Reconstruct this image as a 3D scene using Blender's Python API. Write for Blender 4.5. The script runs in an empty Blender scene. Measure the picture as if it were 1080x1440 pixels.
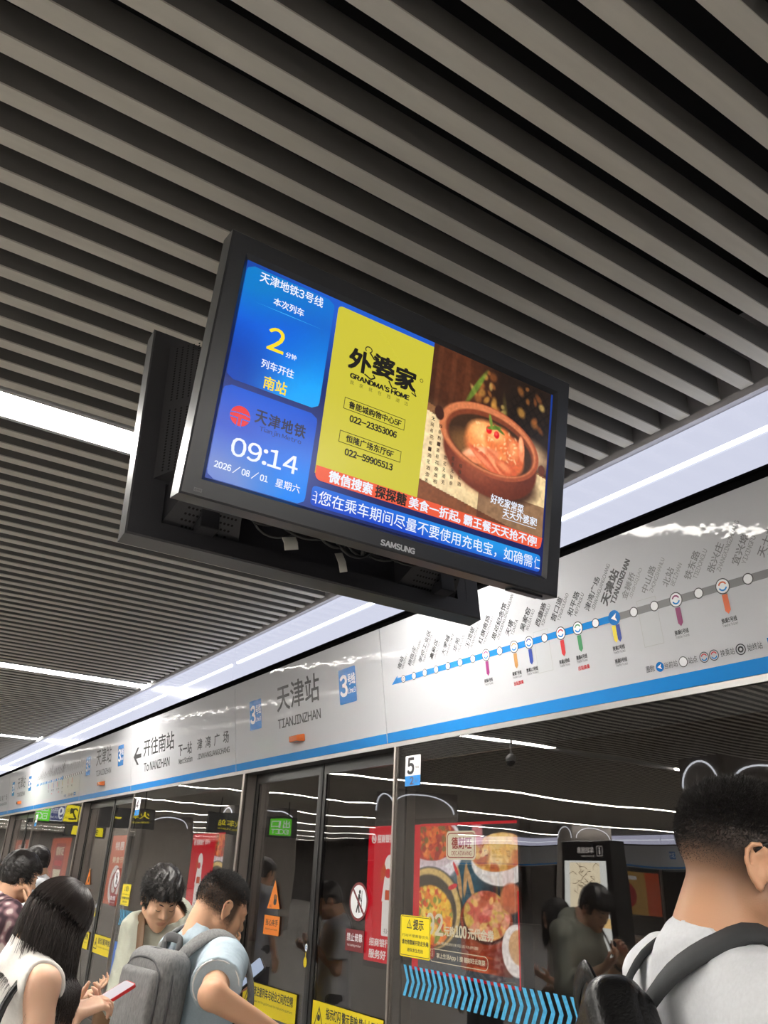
import bpy, math, random
import numpy as np
from mathutils import Vector, Matrix
S = bpy.context.scene
COL = S.collection
PI = math.pi

# ------------------------------------------------------------------ camera
YAW, PITCH, ROLL, FPX = 0.56030, 0.42399, 0.04439, 1129.62
CAM = Vector((0.0, 0.0, 1.60))
def camera():
    fw = Vector((math.sin(YAW)*math.cos(PITCH), math.cos(YAW)*math.cos(PITCH), math.sin(PITCH)))
    rt0 = Vector((math.cos(YAW), -math.sin(YAW), 0)); up0 = rt0.cross(fw)
    c, s = math.cos(ROLL), math.sin(ROLL)
    rt = rt0*c + up0*s; up = up0*c - rt0*s
    cd = bpy.data.cameras.new('camera'); cd.sensor_fit = 'HORIZONTAL'; cd.sensor_width = 36.0
    cd.lens = FPX/1080.0*36.0; cd.clip_start = 0.02; cd.clip_end = 300
    o = bpy.data.objects.new('camera', cd); COL.objects.link(o)
    m = Matrix.Identity(4)
    for i in range(3):
        m[i][0] = rt[i]; m[i][1] = up[i]; m[i][2] = -fw[i]; m[i][3] = CAM[i]
    o.matrix_world = m; S.camera = o
camera()
# ------------------------------------------------------------------ world, exposure, light levels
S.view_settings.view_transform = 'Standard'; S.view_settings.look = 'None'
S.view_settings.gamma = 1.0; S.view_settings.use_curve_mapping = False
S.view_settings.exposure = 0.0
W = bpy.data.worlds.new('world'); S.world = W; W.use_nodes = True
W.node_tree.nodes['Background'].inputs[0].default_value = (0.6, 0.65, 0.75, 1)
W.node_tree.nodes['Background'].inputs[1].default_value = 0.0
STRIP_L = 58.0       # ceiling light strips
BAND_L = 0.80        # backlit band above the platform doors
TUBE_L = 3.0
AD_L = 1.5
SCREEN_L = 1.0
try:
    S.cycles.max_bounces = 8; S.cycles.diffuse_bounces = 4; S.cycles.glossy_bounces = 5
    S.cycles.transmission_bounces = 6; S.cycles.transparent_max_bounces = 16
    S.cycles.sample_clamp_indirect = 4.0; S.cycles.caustics_reflective = False
    S.cycles.use_denoising = True
except Exception: pass

# ------------------------------------------------------------------ materials
def lin(c):
    c = c/255.0
    return c/12.92 if c <= 0.04045 else ((c+0.055)/1.055)**2.4
def rgb(r, g, b): return (lin(r), lin(g), lin(b), 1.0)
MATS = {}
def mat(name, col=(0.5,0.5,0.5,1), rough=0.5, metal=0.0, emit=None, es=0.0, spec=0.5, noise=0.0, nscale=40.0, bump=0.0, bscale=60.0, coat=0.0, sss=0.0, stretch=None):
    if name in MATS: return MATS[name]
    m = bpy.data.materials.new(name); m.use_nodes = True; nt = m.node_tree; b = nt.nodes['Principled BSDF']
    b.inputs['Base Color'].default_value = col; b.inputs['Roughness'].default_value = rough; b.inputs['Metallic'].default_value = metal
    b.inputs['Specular IOR Level'].default_value = spec
    if coat: b.inputs['Coat Weight'].default_value = coat; b.inputs['Coat Roughness'].default_value = 0.03
    if sss:
        b.inputs['Subsurface Weight'].default_value = sss; b.inputs['Subsurface Radius'].default_value = (1.0, 0.35, 0.2); b.inputs['Subsurface Scale'].default_value = 0.006
    if emit is not None:
        b.inputs['Emission Color'].default_value = emit; b.inputs['Emission Strength'].default_value = es
    if noise or bump:
        tc = nt.nodes.new('ShaderNodeTexCoord'); mp = nt.nodes.new('ShaderNodeMapping'); nt.links.new(tc.outputs['Object'], mp.inputs[0])
        if stretch: mp.inputs['Scale'].default_value = stretch
        if noise:
            n = nt.nodes.new('ShaderNodeTexNoise'); n.inputs['Scale'].default_value = nscale; n.inputs['Detail'].default_value = 4
            nt.links.new(mp.outputs[0], n.inputs['Vector'])
            r = nt.nodes.new('ShaderNodeMapRange'); r.inputs[1].default_value = 0.25; r.inputs[2].default_value = 0.75
            r.inputs[3].default_value = 1-noise; r.inputs[4].default_value = 1+noise
            nt.links.new(n.outputs['Fac'], r.inputs[0])
            mx = nt.nodes.new('ShaderNodeVectorMath'); mx.operation = 'SCALE'; mx.inputs[0].default_value = col[:3]
            nt.links.new(r.outputs[0], mx.inputs['Scale']); nt.links.new(mx.outputs[0], b.inputs['Base Color'])
        if bump:
            n2 = nt.nodes.new('ShaderNodeTexNoise'); n2.inputs['Scale'].default_value = bscale; n2.inputs['Detail'].default_value = 3
            nt.links.new(mp.outputs[0], n2.inputs['Vector'])
            bp = nt.nodes.new('ShaderNodeBump'); bp.inputs['Strength'].default_value = bump; bp.inputs['Distance'].default_value = 0.004
            nt.links.new(n2.outputs['Fac'], bp.inputs['Height']); nt.links.new(bp.outputs[0], b.inputs['Normal'])
            if coat: nt.links.new(bp.outputs[0], b.inputs['Coat Normal'])
    MATS[name] = m
    return m
def glow(name, col, strength=1.0, rough=0.35, spec=0.3):
    "a lit surface: screen pixels, lamp diffuser, back-lit film"
    return mat(name, (0.01,0.01,0.01,1), rough, 0, col, strength, spec)
def glass(name, tint=(0.78,0.78,0.78,1), boost=1.0):
    if name in MATS: return MATS[name]
    m = bpy.data.materials.new(name); m.use_nodes = True; nt = m.node_tree; nt.nodes.clear()
    out = nt.nodes.new('ShaderNodeOutputMaterial'); mx = nt.nodes.new('ShaderNodeMixShader')
    tr = nt.nodes.new('ShaderNodeBsdfTransparent'); tr.inputs[0].default_value = tint
    gl = nt.nodes.new('ShaderNodeBsdfGlossy'); gl.inputs['Roughness'].default_value = 0.0; gl.inputs[0].default_value = (0.95,0.93,0.92,1)
    tc = nt.nodes.new('ShaderNodeTexCoord'); nz = nt.nodes.new('ShaderNodeTexNoise'); nz.inputs['Scale'].default_value = 1.6; nz.inputs['Detail'].default_value = 1.0; bp = nt.nodes.new('ShaderNodeBump'); bp.inputs['Strength'].default_value = 0.5; bp.inputs['Distance'].default_value = 0.004
    nt.links.new(tc.outputs['Object'], nz.inputs['Vector']); nt.links.new(nz.outputs['Fac'], bp.inputs['Height']); nt.links.new(bp.outputs[0], gl.inputs['Normal'])
    ge = nt.nodes.new('ShaderNodeNewGeometry'); dt = nt.nodes.new('ShaderNodeVectorMath'); dt.operation = 'DOT_PRODUCT'
    nt.links.new(ge.outputs['Normal'], dt.inputs[0]); nt.links.new(ge.outputs['Incoming'], dt.inputs[1])
    def mth(op, a, b_=None, clamp=False):
        n = nt.nodes.new('ShaderNodeMath'); n.operation = op; n.use_clamp = clamp
        for i, v in enumerate((a, b_)):
            if v is None: continue
            if isinstance(v, (int, float)): n.inputs[i].default_value = v
            else: nt.links.new(v, n.inputs[i])
        return n.outputs[0]
    f = mth('POWER', mth('SUBTRACT', 1.0, mth('ABSOLUTE', dt.outputs['Value'])), 5.0)
    nt.links.new(mth('MULTIPLY', mth('ADD', mth('MULTIPLY', f, 0.86), 0.14), boost, True), mx.inputs[0])
    nt.links.new(tr.outputs[0], mx.inputs[1]); nt.links.new(gl.outputs[0], mx.inputs[2]); nt.links.new(mx.outputs[0], out.inputs[0])
    MATS[name] = m
    return m
def attr_mat(name, strength=1.0, lit=True, rough=0.4, sss=0.0, bump=0.0, bscale=300):
    "colour read from the mesh attribute Col: a lit picture, or a coloured surface"
    if name in MATS: return MATS[name]
    m = bpy.data.materials.new(name); m.use_nodes = True; nt = m.node_tree; b = nt.nodes['Principled BSDF']
    a = nt.nodes.new('ShaderNodeAttribute'); a.attribute_name = 'Col'
    b.inputs['Roughness'].default_value = rough; b.inputs['Specular IOR Level'].default_value = 0.3
    if lit:
        b.inputs['Base Color'].default_value = (0.01,0.01,0.01,1); nt.links.new(a.outputs['Color'], b.inputs['Emission Color']); b.inputs['Emission Strength'].default_value = strength
    else:
        nt.links.new(a.outputs['Color'], b.inputs['Base Color'])
        if sss:
            b.inputs['Subsurface Weight'].default_value = sss; b.inputs['Subsurface Radius'].default_value = (1.0,0.35,0.2); b.inputs['Subsurface Scale'].default_value = 0.006
        if bump:
            n2 = nt.nodes.new('ShaderNodeTexNoise'); n2.inputs['Scale'].default_value = bscale
            tc = nt.nodes.new('ShaderNodeTexCoord'); nt.links.new(tc.outputs['Object'], n2.inputs['Vector'])
            bp = nt.nodes.new('ShaderNodeBump'); bp.inputs['Strength'].default_value = bump; bp.inputs['Distance'].default_value = 0.002
            nt.links.new(n2.outputs['Fac'], bp.inputs['Height']); nt.links.new(bp.outputs[0], b.inputs['Normal'])
    MATS[name] = m
    return m

# ------------------------------------------------------------------ objects
def tag(o, label=None, cat=None, group=None, kind=None):
    if label: o['label'] = label
    if cat: o['category'] = cat
    if group: o['group'] = group
    if kind: o['kind'] = kind
    return o
def empty(name, loc=(0,0,0), label=None, cat=None, group=None):
    o = bpy.data.objects.new(name, None); COL.objects.link(o); o.location = loc; o.empty_display_size = 0.1
    return tag(o, label, cat, group)
def link_mesh(name, me, parent=None):
    o = bpy.data.objects.new(name, me); COL.objects.link(o)
    if parent is not None:
        o.parent = parent; o.matrix_parent_inverse = parent_matrix(parent).inverted()
    return o
def parent_matrix(o):
    m = Matrix.LocRotScale(o.location, o.rotation_euler, o.scale)
    if o.parent is not None: m = parent_matrix(o.parent) @ o.matrix_parent_inverse @ m
    return m
def np_mesh(name, V, F, mats, mi=None, smooth=False, col=None):
    me = bpy.data.meshes.new(name)
    V = np.asarray(V, np.float32)
    if isinstance(F, np.ndarray):
        k = F.shape[1]; me.vertices.add(len(V)); me.vertices.foreach_set('co', V.ravel())
        me.loops.add(F.size); me.loops.foreach_set('vertex_index', F.astype(np.int32).ravel())
        me.polygons.add(len(F)); me.polygons.foreach_set('loop_start', np.arange(0, F.size, k, dtype=np.int32))
        me.polygons.foreach_set('loop_total', np.full(len(F), k, np.int32))
        me.update(calc_edges=True)
    else:
        me.from_pydata([tuple(map(float, v)) for v in V], [], F)
    for m in (mats if isinstance(mats, (list, tuple)) else [mats]): me.materials.append(m)
    if mi is not None: me.polygons.foreach_set('material_index', np.asarray(mi, np.int32))
    if smooth: me.polygons.foreach_set('use_smooth', np.ones(len(me.polygons), bool))
    if col is not None:
        ca = me.color_attributes.new('Col', 'FLOAT_COLOR', 'POINT')
        c4 = np.ones((len(V), 4), np.float32); c4[:, :3] = col; ca.data.foreach_set('color', c4.ravel())
    me.update()
    return me

class MB:
    "collects shapes for ONE mesh object"
    def __init__(s): s.v = []; s.f = []; s.m = []; s.mats = []; s.sm = []
    def mid(s, m):
        if m not in s.mats: s.mats.append(m)
        return s.mats.index(m)
    def add(s, V, F, m, smooth=False):
        b = len(s.v); i = s.mid(m); s.v.extend([tuple(map(float, p)) for p in V])
        for f in F: s.f.append([b+k for k in f]); s.m.append(i); s.sm.append(smooth)
        return s
    def box(s, lo, hi, m):
        x0,y0,z0 = lo; x1,y1,z1 = hi
        V = [(x0,y0,z0),(x1,y0,z0),(x1,y1,z0),(x0,y1,z0),(x0,y0,z1),(x1,y0,z1),(x1,y1,z1),(x0,y1,z1)]
        return s.add(V, [(0,3,2,1),(4,5,6,7),(0,1,5,4),(1,2,6,5),(2,3,7,6),(3,0,4,7)], m)
    def fbox(s, fr, lo, hi, m, bevel=0.0):
        "box in a frame (O, ex, ey, ez)"
        O, ex, ey, ez = fr
        def P(a, b, c): return O + ex*a + ey*b + ez*c
        x0,y0,z0 = lo; x1,y1,z1 = hi
        if not bevel:
            V = [P(x0,y0,z0),P(x1,y0,z0),P(x1,y1,z0),P(x0,y1,z0),P(x0,y0,z1),P(x1,y0,z1),P(x1,y1,z1),P(x0,y1,z1)]
            return s.add(V, [(0,3,2,1),(4,5,6,7),(0,1,5,4),(1,2,6,5),(2,3,7,6),(3,0,4,7)], m)
        pts = rrect(x0, y0, x1, y1, bevel, 4); n = len(pts)
        V = [P(a,b,z0) for a,b in pts] + [P(a,b,z1) for a,b in pts]
        F = [tuple(range(n-1,-1,-1)), tuple(range(n,2*n))] + [(i,(i+1)%n,n+(i+1)%n,n+i) for i in range(n)]
        return s.add(V, F, m)
    def tube(s, pts, r, m, n=8, closed_ends=True):
        pts = [Vector(p) for p in pts]; k = len(pts); rs = r if isinstance(r, (list,tuple)) else [r]*k
        V = []; up = None
        for i, p in enumerate(pts):
            d = (pts[min(i+1,k-1)] - pts[max(i-1,0)]).normalized()
            if up is None:
                up = Vector((0,0,1)) if abs(d.z) < 0.9 else Vector((1,0,0))
            a = d.cross(up).normalized(); up = a.cross(d).normalized()
            for j in range(n):
                t = 2*PI*j/n; V.append(p + a*math.cos(t)*rs[i] + up*math.sin(t)*rs[i])
        F = [(i*n+j, i*n+(j+1)%n, (i+1)*n+(j+1)%n, (i+1)*n+j) for i in range(k-1) for j in range(n)]
        if closed_ends: F += [tuple(range(n-1,-1,-1)), tuple(range((k-1)*n, k*n))]
        return s.add(V, F, m, True)
    def ribbon(s, pts, nrm, w, th, m):
        "flat strap of width w and thickness th along pts, face normals nrm"
        V = []; k = len(pts)
        for i in range(k):
            p = Vector(pts[i]); d = (Vector(pts[min(i+1,k-1)]) - Vector(pts[max(i-1,0)])).normalized()
            n_ = Vector(nrm[i] if isinstance(nrm, list) else nrm); n_ = (n_ - d*n_.dot(d)).normalized(); a = d.cross(n_)
            ww = w[i] if isinstance(w, list) else w
            for (x, z) in ((-.5,0),(-.42,.5),(.42,.5),(.5,0),(.42,-.5),(-.42,-.5)): V.append(p + a*x*ww + n_*z*th)
        F = [(i*6+j, i*6+(j+1)%6, (i+1)*6+(j+1)%6, (i+1)*6+j) for i in range(k-1) for j in range(6)]
        F += [tuple(range(5,-1,-1)), tuple(range((k-1)*6, k*6))]
        return s.add(V, F, m, True)
    def build(s, name, parent=None):
        me = np_mesh(name, np.array(s.v, np.float32).reshape(-1,3), s.f, s.mats, s.m)
        me.polygons.foreach_set('use_smooth', np.array(s.sm, bool))
        return link_mesh(name, me, parent)
def rrect(x0, y0, x1, y1, r, n=4):
    out = []
    for cx, cy, a0 in ((x1-r,y1-r,0),(x0+r,y1-r,90),(x0+r,y0+r,180),(x1-r,y0+r,270)):
        for i in range(n+1):
            t = math.radians(a0 + 90*i/n); out.append((cx+r*math.cos(t), cy+r*math.sin(t)))
    return out
def bevel(o, w=0.004, seg=2):
    b = o.modifiers.new('bevel', 'BEVEL'); b.width = w; b.segments = seg; b.limit_method = 'ANGLE'; return o

_TXT = {}; _RAW = {}
def raw_glyph(c):
    if c in _RAW: return _RAW[c]
    cu = bpy.data.curves.new('lettering', 'FONT'); cu.body = c; cu.size = 1.0; cu.resolution_u = 3
    o = bpy.data.objects.new('lettering', cu); COL.objects.link(o)
    bpy.context.view_layer.update(); dg = bpy.context.evaluated_depsgraph_get()
    me = bpy.data.meshes.new_from_object(o.evaluated_get(dg), depsgraph=dg)
    n = len(me.vertices); V = np.zeros(n*3, np.float32); me.vertices.foreach_get('co', V); V = V.reshape(-1,3)[:, :2].copy()
    F = [list(p.vertices) for p in me.polygons]
    bpy.data.objects.remove(o); bpy.data.curves.remove(cu); bpy.data.meshes.remove(me)
    _RAW[c] = (V, F); return _RAW[c]
def glyphs(s):
    "outlines of a line of lettering scaled to the unit square; Latin letters and digits are set tight"
    if s in _TXT: return _TXT[s]
    VV, FF, x = [], [], 0.0
    for c in s:
        if c == ' ': x += 0.24; continue
        wide = 33 <= ord(c) <= 126
        V, F = raw_glyph(chr(ord(c)+0xFEE0) if wide else c)
        if not len(V): x += 0.3; continue
        lo, hi = V.min(0), V.max(0); b0 = sum(len(v) for v in VV)
        if wide: VV.append(V-[lo[0],0]+[x,0]); x += hi[0]-lo[0]+(0.075 if c not in ".,:'" else 0.06)
        else: VV.append(V+[x,0]); x += 1.0
        FF += [[b0+k for k in f] for f in F]
    V = np.concatenate(VV); lo = V.min(0); V = (V-lo)/np.maximum(V.max(0)-lo, 1e-6)
    _TXT[s] = (V, FF); return _TXT[s]
class Flat(MB):
    "flat graphics in a plane: O origin, ex right, ey up, n towards the viewer"
    def __init__(s, O, ex, ey, step=0.0004, base=0.0006):
        MB.__init__(s); s.O = Vector(O); s.ex = Vector(ex).normalized(); s.ey = Vector(ey).normalized(); s.n = s.ex.cross(s.ey).normalized(); s.st = step; s.b = base
    def P(s, u, v, l=0): return s.O + s.ex*u + s.ey*v + s.n*(s.b + s.st*l)
    def poly(s, pts, m, l=0): return s.add([s.P(u,v,l) for u,v in pts], [tuple(range(len(pts)))], m)
    def rect(s, x0, y0, x1, y1, m, l=0, r=0):
        if r: return s.poly(rrect(x0,y0,x1,y1,r,5), m, l)
        return s.poly([(x0,y0),(x1,y0),(x1,y1),(x0,y1)], m, l)
    def frame(s, x0, y0, x1, y1, w, m, l=0, r=0):
        if r: a = rrect(x0,y0,x1,y1,r,5); b = rrect(x0+w,y0+w,x1-w,y1-w,max(r-w,1e-4),5)
        else: a = [(x0,y0),(x1,y0),(x1,y1),(x0,y1)]; b = [(x0+w,y0+w),(x1-w,y0+w),(x1-w,y1-w),(x0+w,y1-w)]
        n = len(a); return s.add([s.P(u,v,l) for u,v in a+b], [(i,(i+1)%n,n+(i+1)%n,n+i) for i in range(n)], m)
    def disc(s, cx, cy, r, m, l=0, n=24, ry=None):
        ry = ry or r; return s.poly([(cx+r*math.cos(2*PI*i/n), cy+ry*math.sin(2*PI*i/n)) for i in range(n)], m, l)
    def ring(s, cx, cy, r0, r1, m, l=0, n=24, a0=0, a1=360):
        k = n+1; A = [math.radians(a0+(a1-a0)*i/n) for i in range(k)]
        V = [s.P(cx+r0*math.cos(t), cy+r0*math.sin(t), l) for t in A] + [s.P(cx+r1*math.cos(t), cy+r1*math.sin(t), l) for t in A]
        return s.add(V, [(i,k+i,k+i+1,i+1) for i in range(n)], m)
    def line(s, pts, w, m, l=0):
        for (a,b),(c,d) in zip(pts[:-1], pts[1:]):
            L = math.hypot(c-a,d-b) or 1e-6; nx, ny = -(d-b)/L*w/2, (c-a)/L*w/2
            s.poly([(a+nx,b+ny),(a-nx,b-ny),(c-nx,d-ny),(c+nx,d+ny)], m, l)
        return s
    def text(s, t, x0, y0, x1, y1, m, l=1, bold=0.0, ang=0.0, skew=0.0):
        "lettering fitted to a box; bold = stroke gain as a share of the height"
        V, F = glyphs(t); w, h = x1-x0, y1-y0; ca, sa = math.cos(ang), math.sin(ang)
        offs = [(0,0)] if not bold else [(-bold/2,-bold/3),(bold/2,-bold/3),(0,bold/2),(bold/2,bold/3),(-bold/2,bold/3)]
        for i, (ox, oy) in enumerate(offs):
            P = []
            for a, b in V:
                u = a*w + ox*h + skew*b*h; v = b*h + oy*h
                P.append(s.P(x0+u*ca-v*sa, y0+u*sa+v*ca, l + 0.02*i))
            s.add(P, F, m)
        return s

# ------------------------------------------------------------------ numpy painter for photographs shown on screens and posters
def _hash_noise(h, w, cell, seed):
    r = np.random.RandomState(seed); gy, gx = int(h/cell)+3, int(w/cell)+3; g = r.rand(gy, gx).astype(np.float32)
    y = np.arange(h)/cell; x = np.arange(w)/cell; yi = y.astype(int); xi = x.astype(int); fy = (y-yi)[:,None]; fx = (x-xi)[None,:]
    fy = fy*fy*(3-2*fy); fx = fx*fx*(3-2*fx)
    a = g[yi][:,xi]; b = g[yi][:,xi+1]; c = g[yi+1][:,xi]; d = g[yi+1][:,xi+1]
    return (a*(1-fx)+b*fx)*(1-fy)+(c*(1-fx)+d*fx)*fy
class Paint:
    def __init__(s, w, h, col):
        s.w, s.h = w, h; s.a = np.zeros((h, w, 3), np.float32); s.a[:] = np.array(col)/255.0
        s.Y, s.X = np.mgrid[0:h, 0:w].astype(np.float32); s.X = (s.X+.5)/w; s.Y = (s.Y+.5)/h; s.ar = w/h
    def blend(s, mask, col): s.a = s.a*(1-mask[...,None]) + mask[...,None]*(np.asarray(col, np.float32)/255.0)
    def grad(s, c0, c1, horizontal=False, mask=None):
        t = s.X if horizontal else s.Y; g = np.array(c0)*(1-t[...,None])+np.array(c1)*t[...,None]
        s.blend(np.ones_like(t) if mask is None else mask, g)
    def emask(s, cx, cy, rx, ry, rot=0.0, soft=0.03):
        x = (s.X-cx)*s.ar; y = s.Y-cy; c, n = math.cos(rot), math.sin(rot); u = (x*c+y*n)/(rx*s.ar); v = (-x*n+y*c)/ry
        d = np.sqrt(u*u+v*v); return np.clip((1-d)/soft+.5, 0, 1)
    def ell(s, cx, cy, rx, ry, col, rot=0.0, soft=0.05, a=1.0, hi=None, clip=None):
        m = s.emask(cx,cy,rx,ry,rot,soft)*a
        if clip is not None: m = m*clip
        s.blend(m, col)
        if hi is not None:
            m2 = s.emask(cx-rx*.25, cy+ry*.3, rx*.55, ry*.5, rot, 0.9)*.8*a
            s.blend(m2 if clip is None else m2*clip, hi)
    def speck(s, mask, n, r, cols, seed, a=0.9):
        R = np.random.RandomState(seed); ys, xs = np.where(mask > 0.5)
        if not len(ys): return
        for i in range(n):
            k = R.randint(len(ys)); c = cols[R.randint(len(cols))]; rr = r*(.5+R.rand())
            s.ell((xs[k]+.5)/s.w, (ys[k]+.5)/s.h, rr/s.ar*(.6+R.rand()), rr*(.5+.7*R.rand()), c, R.rand()*3, .35, a, None, mask)
    def noise(s, amt, cell, seed, mask=None):
        n = (_hash_noise(s.h, s.w, cell, seed)-.5)*2*amt
        if mask is not None: n = n*mask
        s.a = np.clip(s.a*(1+n[...,None]), 0, 1)
    def build(s, name, P, parent, m, quad=True):
        "P(u,v) maps 0..1 to the plane"
        lc = np.where(s.a <= .04045, s.a/12.92, ((s.a+.055)/1.055)**2.4)
        w, h = s.w, s.h
        o00, o10, o01 = [np.array(P(*q)) for q in ((0,0),(1,0),(0,1))]
        u = np.linspace(0,1,w)[None,:,None]; v = np.linspace(0,1,h)[:,None,None]
        V = (o00 + (o10-o00)*u + (o01-o00)*v).reshape(-1,3)
        i = np.arange(w*h).reshape(h,w)
        F = np.stack([i[:-1,:-1], i[:-1,1:], i[1:,1:], i[1:,:-1]], -1).reshape(-1,4)
        return link_mesh(name, np_mesh(name, V, F, m, col=lc.reshape(-1,3)), parent)
# ------------------------------------------------------------------ palette
M_white   = mat('white_sign_enamel', rgb(196,198,203), 0.6, spec=0.0, coat=0.32, bump=0.40, bscale=6.0)
M_blue    = mat('blue_stripe', rgb(20,128,205), 0.2)
M_badge   = mat('badge_blue', rgb(14,112,190), 0.25)
M_ink     = mat('black_ink', rgb(38,38,42), 0.5)
M_grey    = mat('grey_ink', rgb(116,116,119), 0.5)
M_whiteink= mat('white_ink', rgb(235,237,240), 0.4)
M_red     = mat('red_ink', rgb(196,30,40), 0.5)
M_dark    = mat('dark_gasket', rgb(26,26,28), 0.55)
M_groove  = mat('black_groove', rgb(14,14,15), 1.0, spec=0.0)
M_blackfr = mat('black_door_frame', rgb(20,19,20), 0.28)
M_steel   = mat('brushed_steel', rgb(172,164,158), 0.32, 0.9, noise=0.06, nscale=8, stretch=(60,60,1))
M_lip     = mat('silver_lip', rgb(170,168,166), 0.35, 0.4)
M_slat    = mat('grey_ceiling_slat', rgb(216,212,202), 0.6, spec=0.2, noise=0.05, nscale=6, stretch=(1,6,1))
M_slatside = mat('shaded_slat_side', rgb(112,110,107), 0.7, spec=0.15)  # slat sides: shade between the slats put into a darker colour
M_void    = mat('dark_ceiling_void', rgb(10,10,11), 0.9)
M_trim    = mat('pale_grey_trim', rgb(205,203,208), 0.4)
M_floor   = mat('pale_granite_floor', rgb(152,149,145), 0.22, noise=0.10, nscale=30)
M_tunnel  = mat('dark_tunnel_concrete', rgb(96,92,90), 0.8, noise=0.15, nscale=3)
M_track   = mat('track_bed', rgb(60,57,54), 0.9, noise=0.2, nscale=10)
M_stone   = mat('grey_stone_column', rgb(140,134,128), 0.35, noise=0.12, nscale=45)
M_plaster = mat('end_wall', rgb(150,148,146), 0.6)
M_strip   = glow('strip_light_diffuser', rgb(255,250,242), STRIP_L)
M_band    = glow('backlit_band_film', rgb(230,234,255), BAND_L, 0.15, 0.5)
M_tubeglow= glow('tube_glow', rgb(240,246,255), TUBE_L)
M_lamphsg = mat('white_lamp_housing', rgb(190,190,190), 0.4)
M_glass   = glass('platform_door_glass')
M_yellow  = mat('yellow_sticker', rgb(228,206,22), 0.4)
M_orange  = mat('orange_sticker', rgb(238,132,28), 0.4)
M_maroon  = mat('maroon_sticker', rgb(112,32,38), 0.4)
M_chev    = mat('light_blue_sticker', rgb(70,160,205), 0.4, noise=0.25, nscale=60)
M_amber   = mat('amber_lamp', rgb(196,98,44), 0.25, coat=0.5)
M_goldink = mat('gold_ink', rgb(232,196,60), 0.4)

CEIL = 3.36; XE = 2.58            # ceiling height, platform-side face of the backlit band
Y0, Y1, XW = -9.0, 62.0, -20.0    # ends of the hall, far platform edge
# ------------------------------------------------------------------ shell
def struct(name, mb, parent=None): return tag(mb.build(name, parent), kind='structure' if parent is None else None)
b = MB(); b.box((XW-0.06, Y0, -0.25), (2.76, Y1, 0.0), M_floor); struct('floor', b)
# ceiling: dark void with grey baffles running across the platform
STRIPS = [3.375 + 5.40*k for k in range(-2, 11)]
b = MB(); b.box((XW, Y0, CEIL+0.55), (2.75, Y1, CEIL+0.62), M_void)
y = 0.762 - 0.145*66
while y < Y1-0.1:
    if not any(y > s-0.125 and y-0.052 < s+0.125 for s in STRIPS):
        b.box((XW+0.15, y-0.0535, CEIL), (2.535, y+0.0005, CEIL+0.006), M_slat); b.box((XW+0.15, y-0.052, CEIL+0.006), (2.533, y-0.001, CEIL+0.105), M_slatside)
    y += 0.145
struct('ceiling', b)
b = MB(); b.box((6.60, Y0-2, -1.3), (6.9, Y1+2, 5.0), M_tunnel)
struct('wall_tunnel', b)
b = MB(); b.box((XW-4.2, Y0-2, -1.3), (XW-3.9, Y1+2, 5.0), M_tunnel); struct('wall_far_tunnel', b)
b = MB(); b.box((XW-4.2, Y0-0.3, -1.3), (6.9, Y0, 5.0), M_plaster); struct('wall_rear', b)
b = MB(); b.box((XW-4.2, Y1, -1.3), (6.9, Y1+0.3, 5.0), M_plaster); struct('wall_end', b)
b = MB(); b.box((2.76, Y0, -1.4), (6.6, Y1, -1.2), M_track); b.box((XW-3.9, Y0, -1.4), (XW-0.06, Y1, -1.2), M_track)
for xx in (3.95, 5.4, XW-1.2, XW-2.65): b.box((xx-0.035, Y0, -1.2), (xx+0.035, Y1, -1.03), M_steel)
struct('floor_track', b)
b = MB(); b.box((2.75, Y0, 4.75), (6.6, Y1, 4.95), M_tunnel); b.box((XW-3.9, Y0, 4.75), (XW, Y1, 4.95), M_tunnel); struct('ceiling_tunnel', b)

# ------------------------------------------------------------------ ceiling light strips
LN = {2: 'broad white light strip set in the slats beside the back of the hanging screens',
      3: 'white light strip in the slats at far left, second one beyond the hanging screens',
      4: 'short-looking white light strip at far left, farthest along the slatted ceiling'}
for k, s in enumerate(STRIPS):
    t = empty('ceiling_light', (-8.7, s, CEIL))
    if k in LN: tag(t, LN[k], 'light')
    else: tag(t, 'white light strip mirrored in the door glass or out of view along the platform', 'light', 'light strips further along the platform')
    b = MB()
    for sx in (-1, 1): b.box((XW+0.15, s+sx*0.117-0.012, CEIL-0.004), (2.53, s+sx*0.117+0.012, CEIL+0.10), M_lamphsg)
    b.box((XW+0.15, s-0.105, CEIL+0.06), (2.53, s+0.105, CEIL+0.10), M_lamphsg); b.build('housing', t)
    b = MB()
    for j in range(4):
        if k == 3 and j == 2: b.box((XW+0.16+5.65*j, s-0.104, CEIL+0.002), (XW+0.16+5.65*j+2.6, s+0.104, CEIL+0.03), M_strip); continue
        b.box(((-3.2 if (k == 3 and j == 3) else XW+0.16+5.65*j), s-0.104, CEIL+0.002), (XW+0.16+5.65*j+5.60, s+0.104, CEIL+0.03), M_strip)
    b.build('diffuser', t)

# ------------------------------------------------------------------ platform screen doors
P = 5.0
TD = Vector((-0.1386, 0, 0.99035))          # up along the leaning sign panels
HO = Vector((2.70, 0, 2.317))               # bottom edge of the sign panels
HT = 0.695
PSD = []                                    # copied to the far platform edge later
def keep(o, sign=False): PSD.append((o, sign)); return o
hf = (HO, Vector((0,-1,0)), TD, Vector((0,-1,0)).cross(TD))
def hbox(b, ya, yb, t0, t1, z0, z1, m): b.fbox(hf, (-ya, t0, z0), (-yb, t1, z1), m)
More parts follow.
